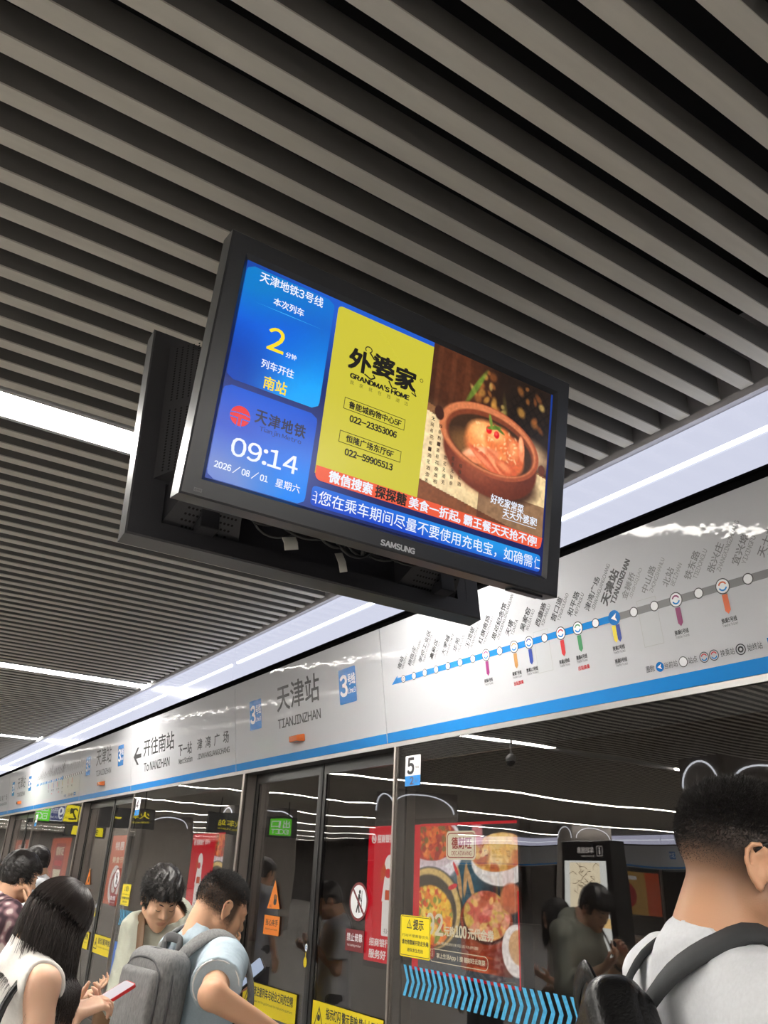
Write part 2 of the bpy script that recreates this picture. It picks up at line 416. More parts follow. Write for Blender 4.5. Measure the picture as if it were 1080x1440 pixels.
# continuous structure: groove, trim, silver lip, soffit
b = MB(); hbox(b, 41, -6, HT-0.004, HT+0.042, -0.06, -0.006, M_groove); keep(struct('trim_1', b))
b = MB(); b.box((2.545, -6, 3.335), (2.62, 41, 3.368), M_trim); b.box((2.57, -6, 3.335), (2.74, 41, 3.72), M_trim); keep(struct('trim_2', b))
b = MB(); b.box((2.692, -6, 2.287), (2.712, 41, 2.313), M_lip); b.box((2.70, -6, 2.287), (2.86, 41, 2.30), M_dark); keep(struct('trim_3', b))
b = MB(); b.box((2.74, -6, 2.30), (2.86, 41, 3.9), M_dark); keep(struct('wall_header_backing', b))
b = MB(); b.box((2.62, -6, 0.0), (2.88, 41, 0.012), M_steel); keep(struct('trim_4', b))

def station_panel(ya, yb, label, lettering=True, group=None):
    t = empty('sign_panel', (2.70, (ya+yb)/2, 2.317), label, 'sign', group); yc = (ya+yb)/2
    b = MB(); hbox(b, ya-0.004, yb+0.004, 0.0, HT, -0.03, 0, M_white); keep(b.build('panel', t), True)
    f = Flat(HO, (0,-1,0), TD); f.rect(-ya+0.004, 0.0, -yb-0.004, 0.057, M_blue); keep(f.build('blue_stripe', t), True)
    f = Flat(HO, (0,-1,0), TD)
    f.text('天津站', -(yc+0.335), 0.37, -(yc-0.32), 0.562, M_ink, 1, 0.03); f.text('TIANJINZHAN', -(yc+0.33), 0.247, -(yc-0.325), 0.312, M_ink, 1, 0.05)
    keep(f.build('lettering', t), True)
    for dy, t0 in ((0.725, 0.288), (-0.70, 0.295)):
        f = Flat(HO, (0,-1,0), TD); u = -(yc+dy); f.rect(u-0.108, t0, u+0.108, t0+0.228, M_badge, 0, 0.012)
        f.text('3', u-0.09, t0+0.05, u-0.005, t0+0.185, M_whiteink, 1, 0.08); f.text('号线', u+0.008, t0+0.115, u+0.098, t0+0.185, M_whiteink, 1, 0.05)
        f.text('Line3', u+0.006, t0+0.06, u+0.098, t0+0.095, M_whiteink, 1, 0.05); keep(f.build('line_badge', t), True)
    b = MB(); O = HO + Vector((0, yc, 0)) + TD*0.145; n = hf[3]; ey = Vector((0,-1,0))
    prof = [(-0.085,-0.026,0),(-0.085,0.026,0),(-0.06,0.020,0.055),(-0.06,-0.020,0.055)]
    V = [O + ey*a*s + TD*c + n*d for s in (1,) for a,c,d in prof] + [O + ey*(-a) + TD*c + n*d for a,c,d in prof]
    b.add(V, [(0,1,2,3),(4,7,6,5),(0,4,5,1),(1,5,6,2),(2,6,7,3),(3,7,4,0)], M_amber)
    o = keep(b.build('door_alarm_lamp', t), True); bevel(o, 0.006); o['label'] = 'orange door alarm lamp'
    return t
def plain_panel(ya, yb, label, group=None):
    t = empty('sign_panel', (2.70, (ya+yb)/2, 2.317), label, 'sign', group)
    b = MB(); hbox(b, ya-0.004, yb+0.004, 0.0, HT, -0.03, 0, M_white); keep(b.build('panel', t), True)
    f = Flat(HO, (0,-1,0), TD); f.rect(-ya+0.004, 0.0, -yb-0.004, 0.057, M_blue); keep(f.build('blue_stripe', t), True)
    return t
def direction_panel(ya, yb, label, group=None):
    t = plain_panel(ya, yb, label, group); f = Flat(HO, (0,-1,0), TD); d = lambda y: -(yb + (y-6.39))
    u0, u1, c = d(9.15), d(8.88), 0.345
    f.poly([(u0, c), (u0+0.13, c+0.09), (u0+0.19, c+0.09), (u0+0.095, c+0.022), (u0+0.095, c-0.022), (u0+0.19, c-0.09), (u0+0.13, c-0.09)], M_ink, 1)
    f.rect(u0+0.07, c-0.022, u1, c+0.022, M_ink, 1.2); f.build('arrow', t); f = Flat(HO, (0,-1,0), TD)
    f.text('开往南站', d(8.80), 0.32, d(7.865), 0.49, M_ink, 1, 0.03); f.text('To NANZHAN', d(8.78), 0.17, d(7.99), 0.252, M_ink, 1, 0.05)
    f.build('destination_lettering', t); f = Flat(HO, (0,-1,0), TD)
    f.text('下一站', d(7.74), 0.236, d(7.39), 0.342, M_ink, 1, 0.04); f.text('Next Station', d(7.727), 0.162, d(7.372), 0.212, M_ink, 1, 0.06)
    f.build('next_station_heading', t); f = Flat(HO, (0,-1,0), TD)
    for i, ch in enumerate('津湾广场'): f.text(ch, d(7.25-0.2*i), 0.245, d(7.25-0.2*i-0.12), 0.342, M_ink, 1, 0.04)
    f.text('JINWANGUANGCHANG', d(7.245), 0.165, d(6.515), 0.21, M_ink, 1, 0.05)
    f.build('next_station_lettering', t); return t
STN = [('南站','NANZHAN'),('杨伍庄','YANGWUZHUANG'),('学府工业区','XUEFUGONGYEQU'),('高新区','GAOXINQU'),('大学城','DAXUECHENG'),('华苑','HUAYUAN'),('王顶堤','WANGDINGDI'),('红旗南路','HONGQINANLU'),('周邓纪念馆','ZHOUDENGJINIANGUAN'),('天塔','TIANTA'),('吴家窑','WUJIAYAO'),('西康路','XIKANGLU'),('营口道','YINGKOUDAO'),('和平路','HEPINGLU'),('津湾广场','JINWANGUANGCHANG'),('天津站','TIANJINZHAN'),('金狮桥','JINSHIQIAO'),('中山路','ZHONGSHANLU'),('北站','BEIZHAN'),('铁东路','TIEDONGLU'),('张兴庄','ZHANGXINGZHUANG'),('宜兴埠','YIXINGFU'),('天士力','TIANSHILI'),('华北集团','HUABEIJITUAN'),('丰产河','FENGCHANHE'),('小淀','XIAODIAN')]
PINS = {7: [('purple', rgb(150,50,120), '换乘6号线')], 9: [('tan', rgb(190,140,80), '换乘7号线')], 10: [('navy', rgb(38,64,150), '换乘11号线')], 12: [('red', rgb(196,30,40), '换乘1号线')], 13: [('green', rgb(60,140,90), '换乘4号线')], 15: [('yellow', rgb(225,205,50), '换乘2号线'), ('navy', rgb(38,64,150), '换乘9号线')], 18: [('plum', rgb(128,32,92), '换乘6号线')], 20: [('rust', rgb(205,92,40), '换乘5号线')]}
def map_panel(ya, yb, label, detail=True, group=None):
    t = plain_panel(ya, yb, label, group); D = ya-4.147
    O = HO + Vector((0, D, 0)); L0 = 0.347; X = lambda i: -(3.927-0.1083*i)
    f = Flat(O, (0,-1,0), TD)
    f.poly([(X(0)-0.126, L0-0.016), (X(0)-0.06, L0-0.016), (X(0)-0.06, L0+0.03)], M_blue, 1)
    f.rect(X(0)-0.08, L0-0.016, X(15), L0+0.015, M_blue, 1); f.rect(X(15), L0-0.016, X(25), L0+0.015, M_grey, 1)
    for i in range(26):
        if i == 15: f.disc(X(i), L0, 0.033, M_badge, 2); f.poly([(X(i)-0.018,L0),(X(i)+0.014,L0+0.018),(X(i)+0.006,L0),(X(i)+0.014,L0-0.018)], M_whiteink, 3); continue
        r = 0.031 if i in PINS else 0.022
        f.disc(X(i), L0, r, M_ink, 2); f.disc(X(i), L0, r-0.004, M_whiteink, 3)
        if i == 0: f.ring(X(i), L0, 0.006, 0.010, M_ink, 4)
        if i in PINS:
            f.ring(X(i), L0, 0.013, 0.019, mat("pin_"+PINS[i][0][0], PINS[i][0][1], 0.5), 4, 12, 20, 160); f.ring(X(i), L0, 0.013, 0.019, M_blue, 4, 12, 200, 340)
    f.build('route_line', t)
    g = Flat(O, (0,-1,0), TD)
    for i, (c, p) in enumerate(STN):
        m = M_ink if i <= 15 else M_grey; k = 1.35 if i == 15 else 1.0; a = math.radians(53)
        n = len(c); x = X(i)-0.026; y = L0+0.058
        g.text(c, x, y, x+0.040*k*n, y+0.034*k, m, 1, 0.09 if i == 15 else 0.03, a)
        g.text(p, x+0.030*k, y-0.003, x+0.030*k+0.0138*k*len(p), y+0.0165*k, m, 1, 0.12 if i == 15 else 0.0, a)
    for i, lst in PINS.items():
        for j, (nm, colr, tx) in enumerate(lst):
            m = mat('pin_'+nm, colr, 0.5); w = 0.011 if len(lst) == 2 else 0.012; cx = X(i) + (j-0.5)*0.021*(len(lst) == 2)
            g.poly([(cx-w, L0-0.032), (cx-w, L0-0.094), (cx, L0-0.108), (cx+w, L0-0.094), (cx+w, L0-0.032)], m, 1)
            tw = 0.013*len(tx); ty = 0.208-0.055*j
            g.text(tx, X(i)-tw/2-0.004, ty, X(i)+tw/2-0.004, ty+0.019, M_ink, 1, 0.05); g.text('Transfer To Line'+tx[2:-2], X(i)-tw/2-0.004, ty-0.014, X(i)+tw/2-0.004, ty-0.003, M_ink, 1)
    for i in (9, 13): g.text('出站换乘', X(i)-0.034, 0.160, X(i)+0.034, 0.179, M_red, 1, 0.05)
    yl = 0.101; gx = lambda v: -(v)
    g.text('图例:', gx(2.185), yl-0.013, gx(2.143), yl+0.013, M_ink); g.disc(gx(2.116), yl, 0.020, M_badge, 1); g.poly([(gx(2.116)-0.012,yl),(gx(2.116)+0.009,yl+0.011),(gx(2.116)+0.004,yl),(gx(2.116)+0.009,yl-0.011)], M_whiteink, 2)
    g.text('当前站', gx(2.093), yl-0.013, gx(2.030), yl+0.013, M_ink); g.disc(gx(2.002), yl, 0.021, M_ink, 1); g.disc(gx(2.002), yl, 0.018, M_whiteink, 2)
    g.text('站点', gx(1.978), yl-0.013, gx(1.937), yl+0.013, M_ink)
    for v in (1.905, 1.861): g.ring(gx(v), yl, 0.018, 0.021, M_ink, 1); g.ring(gx(v), yl, 0.010, 0.014, M_red, 1, 12, 20, 160); g.ring(gx(v), yl, 0.010, 0.014, M_blue, 1, 12, 200, 340)
    g.text('换乘站', gx(1.832), yl-0.013, gx(1.772), yl+0.013, M_ink); g.ring(gx(1.746), yl, 0.017, 0.021, M_ink, 1); g.ring(gx(1.746), yl, 0.006, 0.012, M_ink, 1)
    g.text('始终站', gx(1.718), yl-0.013, gx(1.658), yl+0.013, M_ink); g.rect(gx(1.635), yl-0.02, gx(1.53), yl+0.02, M_badge, 1); g.text('3号线', gx(1.625), yl-0.012, gx(1.54), yl+0.012, M_whiteink, 2)
    g.build('lettering', t)
    if D < 1:
        M_tape = mat('clear_tape', rgb(193,196,200), 0.3, spec=0.1); M_tapeedge = mat('tape_edge', rgb(172,174,174), 0.4)
        for u0 in (-2.808, -2.172):
            h = Flat(O, (0,-1,0), TD); h.rect(u0, 0.19, u0+0.10, 0.388, M_tape, 0.4); h.frame(u0, 0.19, u0+0.10, 0.388, 0.0022, M_tapeedge, 0.6)
            o = h.build('tape_patch', t); o['label'] = 'patch of clear tape'
    return t
HP = []   # header panels
station_panel(1.35, -0.85, 'white sign panel above the door nearest the camera, out of view', group=None)
map_panel(4.147, 1.35, 'white sign panel with the metro route map, under the right end of the hanging screen')
station_panel(6.39, 4.147, 'white sign panel reading 天津站 TIANJINZHAN in large letters, middle of the picture')
direction_panel(9.22, 6.39, 'white sign panel with a left arrow and 开往南站 To NANZHAN')
station_panel(11.45, 9.22, 'white sign panel reading 天津站, second one along, left of the arrow panel')
map_panel(14.25, 11.45, 'distant white route-map panel at far left with green and yellow sign reflections')
station_panel(16.49, 14.25, 'farthest white station-name panel at the left edge of the picture')
direction_panel(19.3, 16.49, 'white arrow panel beyond the left edge of the picture')
for i in range(3):
    station_panel(21.5+5*i, 19.3+5*i, 'white station-name panel far along the platform out of view', group='sign panels far along the platform')
    plain_panel(24.3+5*i, 21.5+5*i, 'blank white panel far along the platform out of view', group='blank panels far along the platform')
# backlit band above the signs, in lengths with a joint every 2.5 m
BJ = [6.42-5.0*k for k in range(2, -8, -1)]
BJ = [-3.6, 1.4, 6.41, 9.25, 11.5, 14.3, 16.5, 21.5, 26.5, 31.5, 36.5]
BL = {1: 'backlit white band panel above the route map, right of the hanging screens', 2: 'backlit white band panel above the arrow sign', 3: 'backlit white band panel above the second 天津站 sign', 4: 'backlit white band panel above the distant route map', 5: 'backlit white band panel at the left edge of the picture'}
for i in range(len(BJ)-1):
    ya, yb = BJ[i], BJ[i+1]
    t = empty('light_panel', (XE, (ya+yb)/2, 3.03))
    if i in BL: tag(t, BL[i], 'light')
    else: tag(t, 'backlit white band panel out of view along the platform', 'light', 'band panels out of view')
    b = MB(); b.box((XE, ya+0.006, 3.045), (XE+0.005, yb-0.006, 3.336), M_band); keep(b.build('diffuser', t), True)
    b = MB(); L = 0.06 if (yb-ya) > 4 else 0.0
    b.tube([(XE-0.006, ya+0.03, 3.18), (XE-0.006, yb-0.03-L, 3.18)], 0.011, M_tubeglow, 8); keep(b.build('tube', t), True)
b = MB(); b.box((XE+0.0065, -6, 3.036), (2.74, 41, 3.336), M_groove); keep(struct('wall_band_backing', b))

# glazing: fixed windows and sliding doors, one pair each 5 m
GH = 2.29; NW = [0]; ND = [0]
for k in range(-1, 7):
    a, c = 4.06+P*k, 6.19+P*k                     # opening
    w1 = a; w0 = a-(P-2.13)                       # fixed window beside it (towards the camera)
    # fixed window, flush with the sign panels
    NW[0] += 1
    b = MB(); fw = 0.085
    b.box((2.708, w0, 0.012), (2.722, w0+fw, GH), M_blackfr); b.box((2.708, w1-0.10, 0.012), (2.722, w1, GH), M_blackfr)
    b.box((2.708, w0+fw, GH-0.10), (2.722, w1-0.10, GH), M_blackfr); b.box((2.708, w0+fw, 0.012), (2.722, w1-0.10, 0.11), M_blackfr)
    fr = keep(struct('window_%d' % NW[0], b))
    b = MB(); b.box((2.700, w0+0.002, 0.014), (2.706, w1-0.002, GH-0.002), M_glass); keep(b.build('pane', fr))
    b = MB(); b.box((2.694, w1-0.012, 0.012), (2.70, w1+0.006, GH), M_steel); keep(b.build('edge_strip', fr))
    # jambs of the opening: steel returns
    b = MB(); b.box((2.694, c, 0.012), (2.83, c+0.035, GH), M_steel); b.box((2.70, a-0.03, 0.012), (2.83, a, GH), M_steel); b.box((2.712, c+0.035, 0.012), (2.80, c+0.30, GH), M_dark)
    keep(struct('trim_%d' % (NW[0]+4), b))
    # door leaves
    m_ = 5.105+P*k
    ND[0] += 1; dn = None
    for (d0, d1, side) in ((a, m_, 0), (m_, c, 1)):
        b = MB(); s0, s1 = (0.055, 0.055)
        b.box((2.80, d0+0.002, 0.03), (2.83, d0+s0, GH), M_blackfr); b.box((2.80, d1-s1, 0.03), (2.83, d1-0.002, GH), M_blackfr)
        b.box((2.80, d0+s0, GH-0.075), (2.83, d1-s1, GH), M_blackfr); b.box((2.80, d0+s0, 0.03), (2.83, d1-s1, 0.12), M_blackfr)
        if side: b.box((2.795, d1-0.012, 0.03), (2.835, d1+0.03, GH), M_dark)
        b.box((2.795, (m_ if side else m_-0.014), 0.03), (2.80, (m_+0.014 if side else m_), GH), M_dark)
        o = keep(struct('door_%d' % (2*ND[0]-1+side), b))
        g = MB(); g.box((2.806, d0+s0, 0.12), (2.816, d1-s1, GH-0.075), M_glass); keep(g.build('pane', o))

# ------------------------------------------------------------------ stickers on the glass
WORDS = {-1: 'out of view', 0: 'nearest', 1: 'second', 2: 'third'}
def sheet(name, X, y0, z0, y1, z1, m, label, cat, fn=None, parts=True, r=0.0):
    "sticker: y0 left (larger) .. y1 right"
    f = Flat((X, 0, 0), (0,-1,0), (0,0,1))
    f.rect(-y0, z0, -y1, z1, m, 0, r)
    if fn: fn(f)
    o = f.build(name); return tag(o, label, cat)
def tri(f, cx, cy, s, m, l): f.poly([(cx-s, cy-s*0.85), (cx+s, cy-s*0.85), (cx, cy+s)], m, l)
WH = {0: 'under the 天津站 sign', 1: 'behind the waiting men', 2: 'at far left'}
WD = {0: 'nearest the middle', 1: 'second along', 2: 'at far left'}
for k in (0, 1, 2):
    d = P*k; X = 2.6990
    # number plate
    def fn(f):
        f.rect(-(3.95+d), 2.06, -(3.80+d), 2.115, M_blue, 1); f.text('5' if k == 0 else '4', -(3.925+d), 2.125, -(3.865+d), 2.21, M_ink, 2, 0.1); f.text('车厢', -(3.85+d), 2.15, -(3.815+d), 2.165, M_ink, 2); f.text('2', -(3.90+d), 2.068, -(3.865+d), 2.108, M_ink, 2, 0.05); f.text('号门', -(3.85+d), 2.075, -(3.82+d), 2.09, M_ink, 2)
    sheet('number_sticker', X, 3.95+d, 2.06, 3.80+d, 2.225, M_whiteink, 'white and blue door number sticker on the window glass ' + WH[k], 'sticker', fn, r=0.008)
    def fn(f):
        y = lambda v: -(v+d)
        f.frame(y(3.947), 1.226, y(3.691), 1.408, 0.003, M_ink, 1, 0.008); tri(f, y(3.872), 1.372, 0.024, M_ink, 1); tri(f, y(3.872), 1.371, 0.017, M_yellow, 2); f.rect(y(3.874), 1.360, y(3.870), 1.378, M_ink, 3)
        f.text('提示', y(3.835), 1.348, y(3.745), 1.395, M_ink, 1, 0.06)
        f.text('行动不便乘客优先', y(3.935), 1.312, y(3.70), 1.326, M_ink, 1); f.text('请勿倚靠解开防走失绳', y(3.935), 1.277, y(3.70), 1.299, M_ink, 1, 0.05); f.text('避免发生危险', y(3.885), 1.245, y(3.745), 1.262, M_ink, 1, 0.03)
    sheet('notice_sticker', X, 3.953+d, 1.22, 3.685+d, 1.412, M_yellow, 'yellow 提示 notice sticker on the window glass ' + WH[k], 'sticker', fn, r=0.01)
    # row of light blue chevrons
    f = Flat((X, 0, 0), (0,-1,0), (0,0,1)); n = 30 if k == 0 else 24
    for i in range(n):
        u = -(3.905+d) + 0.0475*i; w = 0.024
        f.poly([(u-0.010, 1.183), (u-0.010+w, 1.183), (u+0.022+w, 1.114), (u+0.022, 1.114)], M_chev, 1); f.poly([(u+0.022, 1.114), (u+0.022+w, 1.114), (u-0.010+w, 1.045), (u-0.010, 1.045)], M_chev, 1)
    tag(f.build('chevron_decal'), 'row of light blue chevron stripes across the window glass ' + WH[k], 'decal')
    X = 2.7985
    f = Flat((X,0,0), (0,-1,0), (0,0,1)); y = lambda v: -(v+d)
    f.poly([(y(5.79),1.35), (y(5.592),1.355), (y(5.693),1.537)], M_orange, 0); f.disc(y(5.672),1.395,0.024,M_ink,1,16,0.020)
    for q in range(4): f.rect(y(5.692-0.0125*q), 1.40, y(5.683-0.0125*q), 1.445-0.004*abs(q-1), M_ink, 1)
    f.text('当心', y(5.755), 1.358, y(5.715), 1.38, M_ink, 1)
    tag(f.build('warning_sticker'), 'orange triangle sticker with a black hand on the sliding door ' + WD[k], 'sticker')
    def fn(f): f.text('当心夹手', y(5.79), 1.245, y(5.60), 1.285, M_ink, 1, 0.04); f.text('Watch your hands', y(5.79), 1.215, y(5.60), 1.23, M_ink, 1)
    sheet('warning_sticker', X, 5.82+d, 1.188, 5.575+d, 1.308, M_orange, 'orange square sticker below the hand triangle on the sliding door ' + WD[k], 'sticker', fn)
    f = Flat((X,0,0), (0,-1,0), (0,0,1)); cx, cy = y(4.552), 1.449
    f.disc(cx, cy, 0.105, M_whiteink, 0, 32); f.ring(cx, cy, 0.090, 0.105, M_maroon, 1, 32)
    f.disc(cx+0.012, cy+0.052, 0.012, M_ink, 1, 12); f.line([(cx+0.008,cy+0.04),(cx-0.002,cy-0.012)], 0.022, M_ink, 1); f.line([(cx-0.002,cy-0.012),(cx-0.02,cy-0.06)], 0.013, M_ink, 1); f.line([(cx,cy-0.012),(cx+0.014,cy-0.06)], 0.013, M_ink, 1); f.line([(cx+0.012,cy+0.03),(cx+0.032,cy+0.0)], 0.009, M_ink, 1); f.line([(cx+0.036,cy+0.06),(cx+0.036,cy-0.06)], 0.006, M_ink, 1)
    f.line([(cx-0.066,cy+0.066),(cx+0.066,cy-0.066)], 0.015, M_maroon, 2)
    tag(f.build('prohibition_sticker'), 'round white no-leaning sticker on the sliding door ' + WD[k], 'sticker')
    def fn(f): f.text('禁止倚靠', y(4.665), 1.235, y(4.49), 1.278, M_whiteink, 1, 0.03); f.text('No leaning on door', y(4.655), 1.205, y(4.50), 1.222, M_whiteink, 1)
    sheet('prohibition_sticker', X, 4.68+d, 1.183, 4.472+d, 1.298, M_maroon, 'maroon 禁止倚靠 sticker below the round no-leaning sign ' + WD[k], 'sticker', fn)
    def fn(f):
        tri(f, y(5.97), 0.80, 0.06, M_ink, 1); tri(f, y(5.97), 0.797, 0.046, M_yellow, 2); f.line([(y(5.98),0.83),(y(5.965),0.79),(y(5.985),0.765)], 0.012, M_ink, 3)
        f.text('请注意列车与站台之间的空隙', y(5.885), 0.805, y(5.29), 0.862, M_ink, 1, 0.05); f.text('Please mind the gap between the train and the platform', y(5.885), 0.765, y(5.29), 0.785, M_ink, 1)
    sheet('door_label', X, 6.06+d, 0.71, 5.245+d, 0.882, M_yellow, 'long yellow mind-the-gap label low on the left door leaf ' + WD[k], 'sticker', fn)
    def fn(f):
        tri(f, y(4.945), 0.80, 0.06, M_ink, 1); tri(f, y(4.945), 0.797, 0.046, M_yellow, 2); f.disc(y(4.945), 0.80, 0.018, M_ink, 3, 12)
        f.text('指示灯闪 警示声响 禁止上下车', y(4.86), 0.805, y(4.27), 0.862, M_ink, 1, 0.05); f.text('Do not board or alight when the light flashes', y(4.86), 0.765, y(4.27), 0.785, M_ink, 1)
    sheet('door_label', X, 5.03+d, 0.71, 4.235+d, 0.884, M_yellow, 'long yellow indicator-light label low on the right door leaf ' + WD[k], 'sticker', fn)
    f = Flat((2.7985,0,0), (0,-1,0), (0,0,1)); f.disc(y(5.165), 1.155, 0.017, M_whiteink, 0, 16, 0.022); f.ring(y(5.165),1.155,0.008,0.012,M_badge,1,12)
    f.disc(y(5.168), 1.072, 0.022, M_yellow, 0, 16, 0.030); f.rect(y(5.171), 1.10, y(5.163), 1.128, M_yellow, 0)
    tag(f.build('handle_sticker'), 'small yellow drop-shaped pull sticker on the door edge ' + WD[k], 'sticker')
# blue poster low on the window behind the two men
M_posterblue = mat('poster_blue', rgb(30,92,180), 0.35)
def fn(f):
    f.frame(-8.86, 0.72, -8.72, 0.84, 0.012, M_whiteink, 1, 0.02); f.text('数字化', -8.72, 0.50, -8.15, 0.68, M_whiteink, 1, 0.05); f.text('荣获精彩', -8.85, 0.24, -7.95, 0.46, M_goldink, 1, 0.06); f.rect(-8.9, 0.12, -7.75, 0.18, M_yellow, 1)
sheet('poster', 2.6985, 8.93, 0.12, 7.7, 0.90, M_posterblue, 'blue poster with white and gold lettering low on the window behind the men', 'poster', fn)
# ------------------------------------------------------------------ light boxes on the tunnel wall
A_pic = attr_mat('lightbox_print', AD_L, True)
E_red = glow('lightbox_red', rgb(224,14,40), 1.2); E_white = glow('lightbox_white', rgb(255,246,238), 1.2); E_cream = glow('lightbox_cream', rgb(250,236,200), 1.2); E_maroon = glow('lightbox_maroon', rgb(190,20,30), 0.9); E_ink = glow('lightbox_ink', rgb(90,40,30), 0.5); E_orange = glow('lightbox_orange', rgb(240,96,44), 0.95)
def food_paint():
    p = Paint(170, 176, (62,66,70)); p.grad((70,76,80), (44,40,40)); p.noise(.12, 20, 3)
    p.ell(.5,.62,.18,.30,(70,110,124),0,.8,.7)
    # upper left white bowl, red stew
    p.ell(.14,.83,.34,.23,(236,228,228),0,.05); p.ell(.14,.86,.31,.17,(206,188,190),0,.06); m = p.emask(.13,.885,.285,.145,0,.05); p.blend(m,(176,48,30)); p.speck(m,150,.022,[(210,70,30),(226,110,40),(160,30,24),(120,100,40),(240,140,60)],1)
    p.ell(.10,.66,.27,.05,(222,205,212),0,.25,.8)
    # upper right bowl, golden meat
    p.ell(.83,.74,.27,.15,(238,230,222),0,.05); p.ell(.83,.70,.16,.10,(226,216,210),0,.1); m = p.emask(.82,.80,.26,.12,.1,.06); p.blend(m,(214,150,80)); p.speck(m,70,.035,[(232,180,100),(206,124,66),(240,196,120),(190,96,60),(244,206,150)],2)
    p.ell(.62,.95,.05,.12,(206,130,130),.2,.3); p.ell(.85,.84,.13,.08,(240,190,100),0,.5,.8,(252,220,140))
    # lower left pan
    p.ell(.12,.40,.36,.30,(52,54,54),0,.04); p.ell(.12,.42,.335,.27,(214,180,110),0,.05); p.ell(.11,.40,.30,.245,(60,54,44),0,.06); m = p.emask(.12,.37,.25,.20,0,.08); p.blend(m,(222,140,36)); p.speck(m,170,.024,[(244,190,50),(236,120,40),(206,60,34),(250,210,90),(120,140,50)],3)
    # pepper and ginger stalks
    for i,(x,y,l,a) in enumerate([(.44,.60,.02,.2),(.50,.62,.018,-.1),(.55,.60,.02,.35)]): p.ell(x,y,l,.11,(206,160,110),a,.3)
    p.ell(.40,.69,.014,.05,(210,30,40),.5,.3); p.ell(.37,.57,.05,.016,(214,36,50),.3,.3)
    # big wooden bucket of meat
    m = ((p.X>.46)&(p.X<.93)&(p.Y<.38)&(p.Y>.06+.0*p.X)).astype(np.float32); g = p.X[...,None]; col = np.clip(1-np.abs(g-.66)*2.4,0.25,1)*np.array((210,98,60)); p.blend(m,col)
    for yy in (.19,.12): p.ell(.695,yy,.235,.03,(120,44,34),0,.15,.6)
    p.ell(.695,.37,.245,.17,(150,66,44),0,.04); p.ell(.695,.375,.22,.145,(70,40,30),0,.05); m = p.emask(.70,.405,.215,.15,0,.06); p.blend(m,(206,120,84)); p.speck(m,110,.035,[(226,160,120),(200,90,80),(236,186,110),(180,84,60),(232,140,120),(214,180,90)],4)
    p.ell(.97,.22,.13,.15,(232,222,214),0,.05); p.ell(.99,.24,.09,.10,(206,160,110),0,.1)
    p.ell(.93,.52,.10,.09,(190,110,80),.4,.2); p.noise(.10,3,5)
    return p
def ad_box(yl, label, nm):
    "bank-and-restaurant ad: red third on the left, food on the right; yl = left (far) edge"
    X = 6.44; t = empty('advertising_lightbox', (6.5, yl-1.54, 1.39), label, 'lightbox')
    b = MB(); b.box((6.45, yl-3.11, 0.50), (6.599, yl+0.03, 2.28), M_blackfr); b.build('casing', t)
    f = Flat((X,0,0), (0,-1,0), (0,0,1)); u = -yl
    f.rect(u, .57, u+1.24, 2.21, E_red, 0); f.ring(u+.14, 2.05, .045, .06, E_white, 1); f.text('M', u+.11, 2.02, u+.17, 2.08, E_white, 1, .1); f.text('招商银行', u+.23, 2.0, u+.62, 2.1, E_white, 1, .06); f.text('信用卡', u+.68, 2.01, u+.95, 2.09, E_white, 1, .04)
    f.disc(u+.55, 1.68, .13, E_white, 1, 20, .17); f.disc(u+.52, 1.62, .07, E_red, 2, 16, .06); f.poly([(u+.38,1.28),(u+.72,1.28),(u+.66,1.6),(u+.44,1.6)], E_white, 1); f.poly([(u+.34,1.5),(u+.5,1.62),(u+.42,1.75),(u+.34,1.66)], E_orange, 1.5); f.rect(u+.46,1.3,u+.64,1.42,E_orange,1.5)
    f.rect(u+.40, .88, u+.76, 1.28, E_white, 1, .02); f.text('扫一扫', u+.46, .91, u+.70, .97, E_ink, 2)
    f.text('招商银行信用卡', u+.12, .75, u+.98, .84, E_white, 1, .06); f.text('服务好 优惠多', u+.12, .61, u+.98, .71, E_white, 1, .06)
    o = f.build('red_panel', t); o['label'] = 'red bank panel'
    food_paint().build('food_photograph', lambda a, c: (X-.0006, yl-1.24-1.84*a, .57+1.64*c), t, A_pic)
    f = Flat((X-.002,0,0), (0,-1,0), (0,0,1)); u = -(yl-1.24)
    f.rect(u, 2.185, u+1.84, 2.215, E_red, 0); f.rect(u, .57, u+1.84, .60, E_red, 0); f.rect(u+1.82, .57, u+1.84, 1.5, E_red, 0)
    f.rect(u+.55, 1.80, u+1.12, 2.12, E_cream, 1, .06); f.frame(u+.57, 1.82, u+1.10, 2.10, .012, E_maroon, 2, .05); f.text('德财旺', u+.66, 1.92, u+1.04, 2.05, E_maroon, 2, .06); f.text('DECAIWANG', u+.66, 1.85, u+1.04, 1.895, E_maroon, 2, .03)
    f.text('92', u+.17, .97, u+.50, 1.20, E_cream, 2, .06); f.text('元购', u+.53, .98, u+.72, 1.08, E_cream, 2, .06); f.text('100', u+.74, .98, u+.94, 1.10, E_cream, 2, .1); f.text('元代金券', u+.97, .98, u+1.42, 1.09, E_cream, 2, .08)
    f.disc(u+.27, .79, .075, E_maroon, 1, 20); f.text('掌上', u+.225, .79, u+.315, .83, E_cream, 2); f.text('生活', u+.225, .745, u+.315, .785, E_cream, 2)
    f.frame(u+.24, .69, u+1.32, .83, .008, E_cream, 1, .06); f.text('掌上生活App丨搜 德财旺云南菜', u+.38, .73, u+1.27, .79, E_cream, 2, .04); f.text('使用规则详见活动页面', u+.38, .88, u+1.15, .91, E_cream, 2)
    f.build('lettering', t)
ad_box(10.28, 'lit food advertisement with 92 yuan offer behind the window right of the doors', 'near')
ad_box(17.08, 'lit red and green advertisement seen through the glass above the two men', 'far')
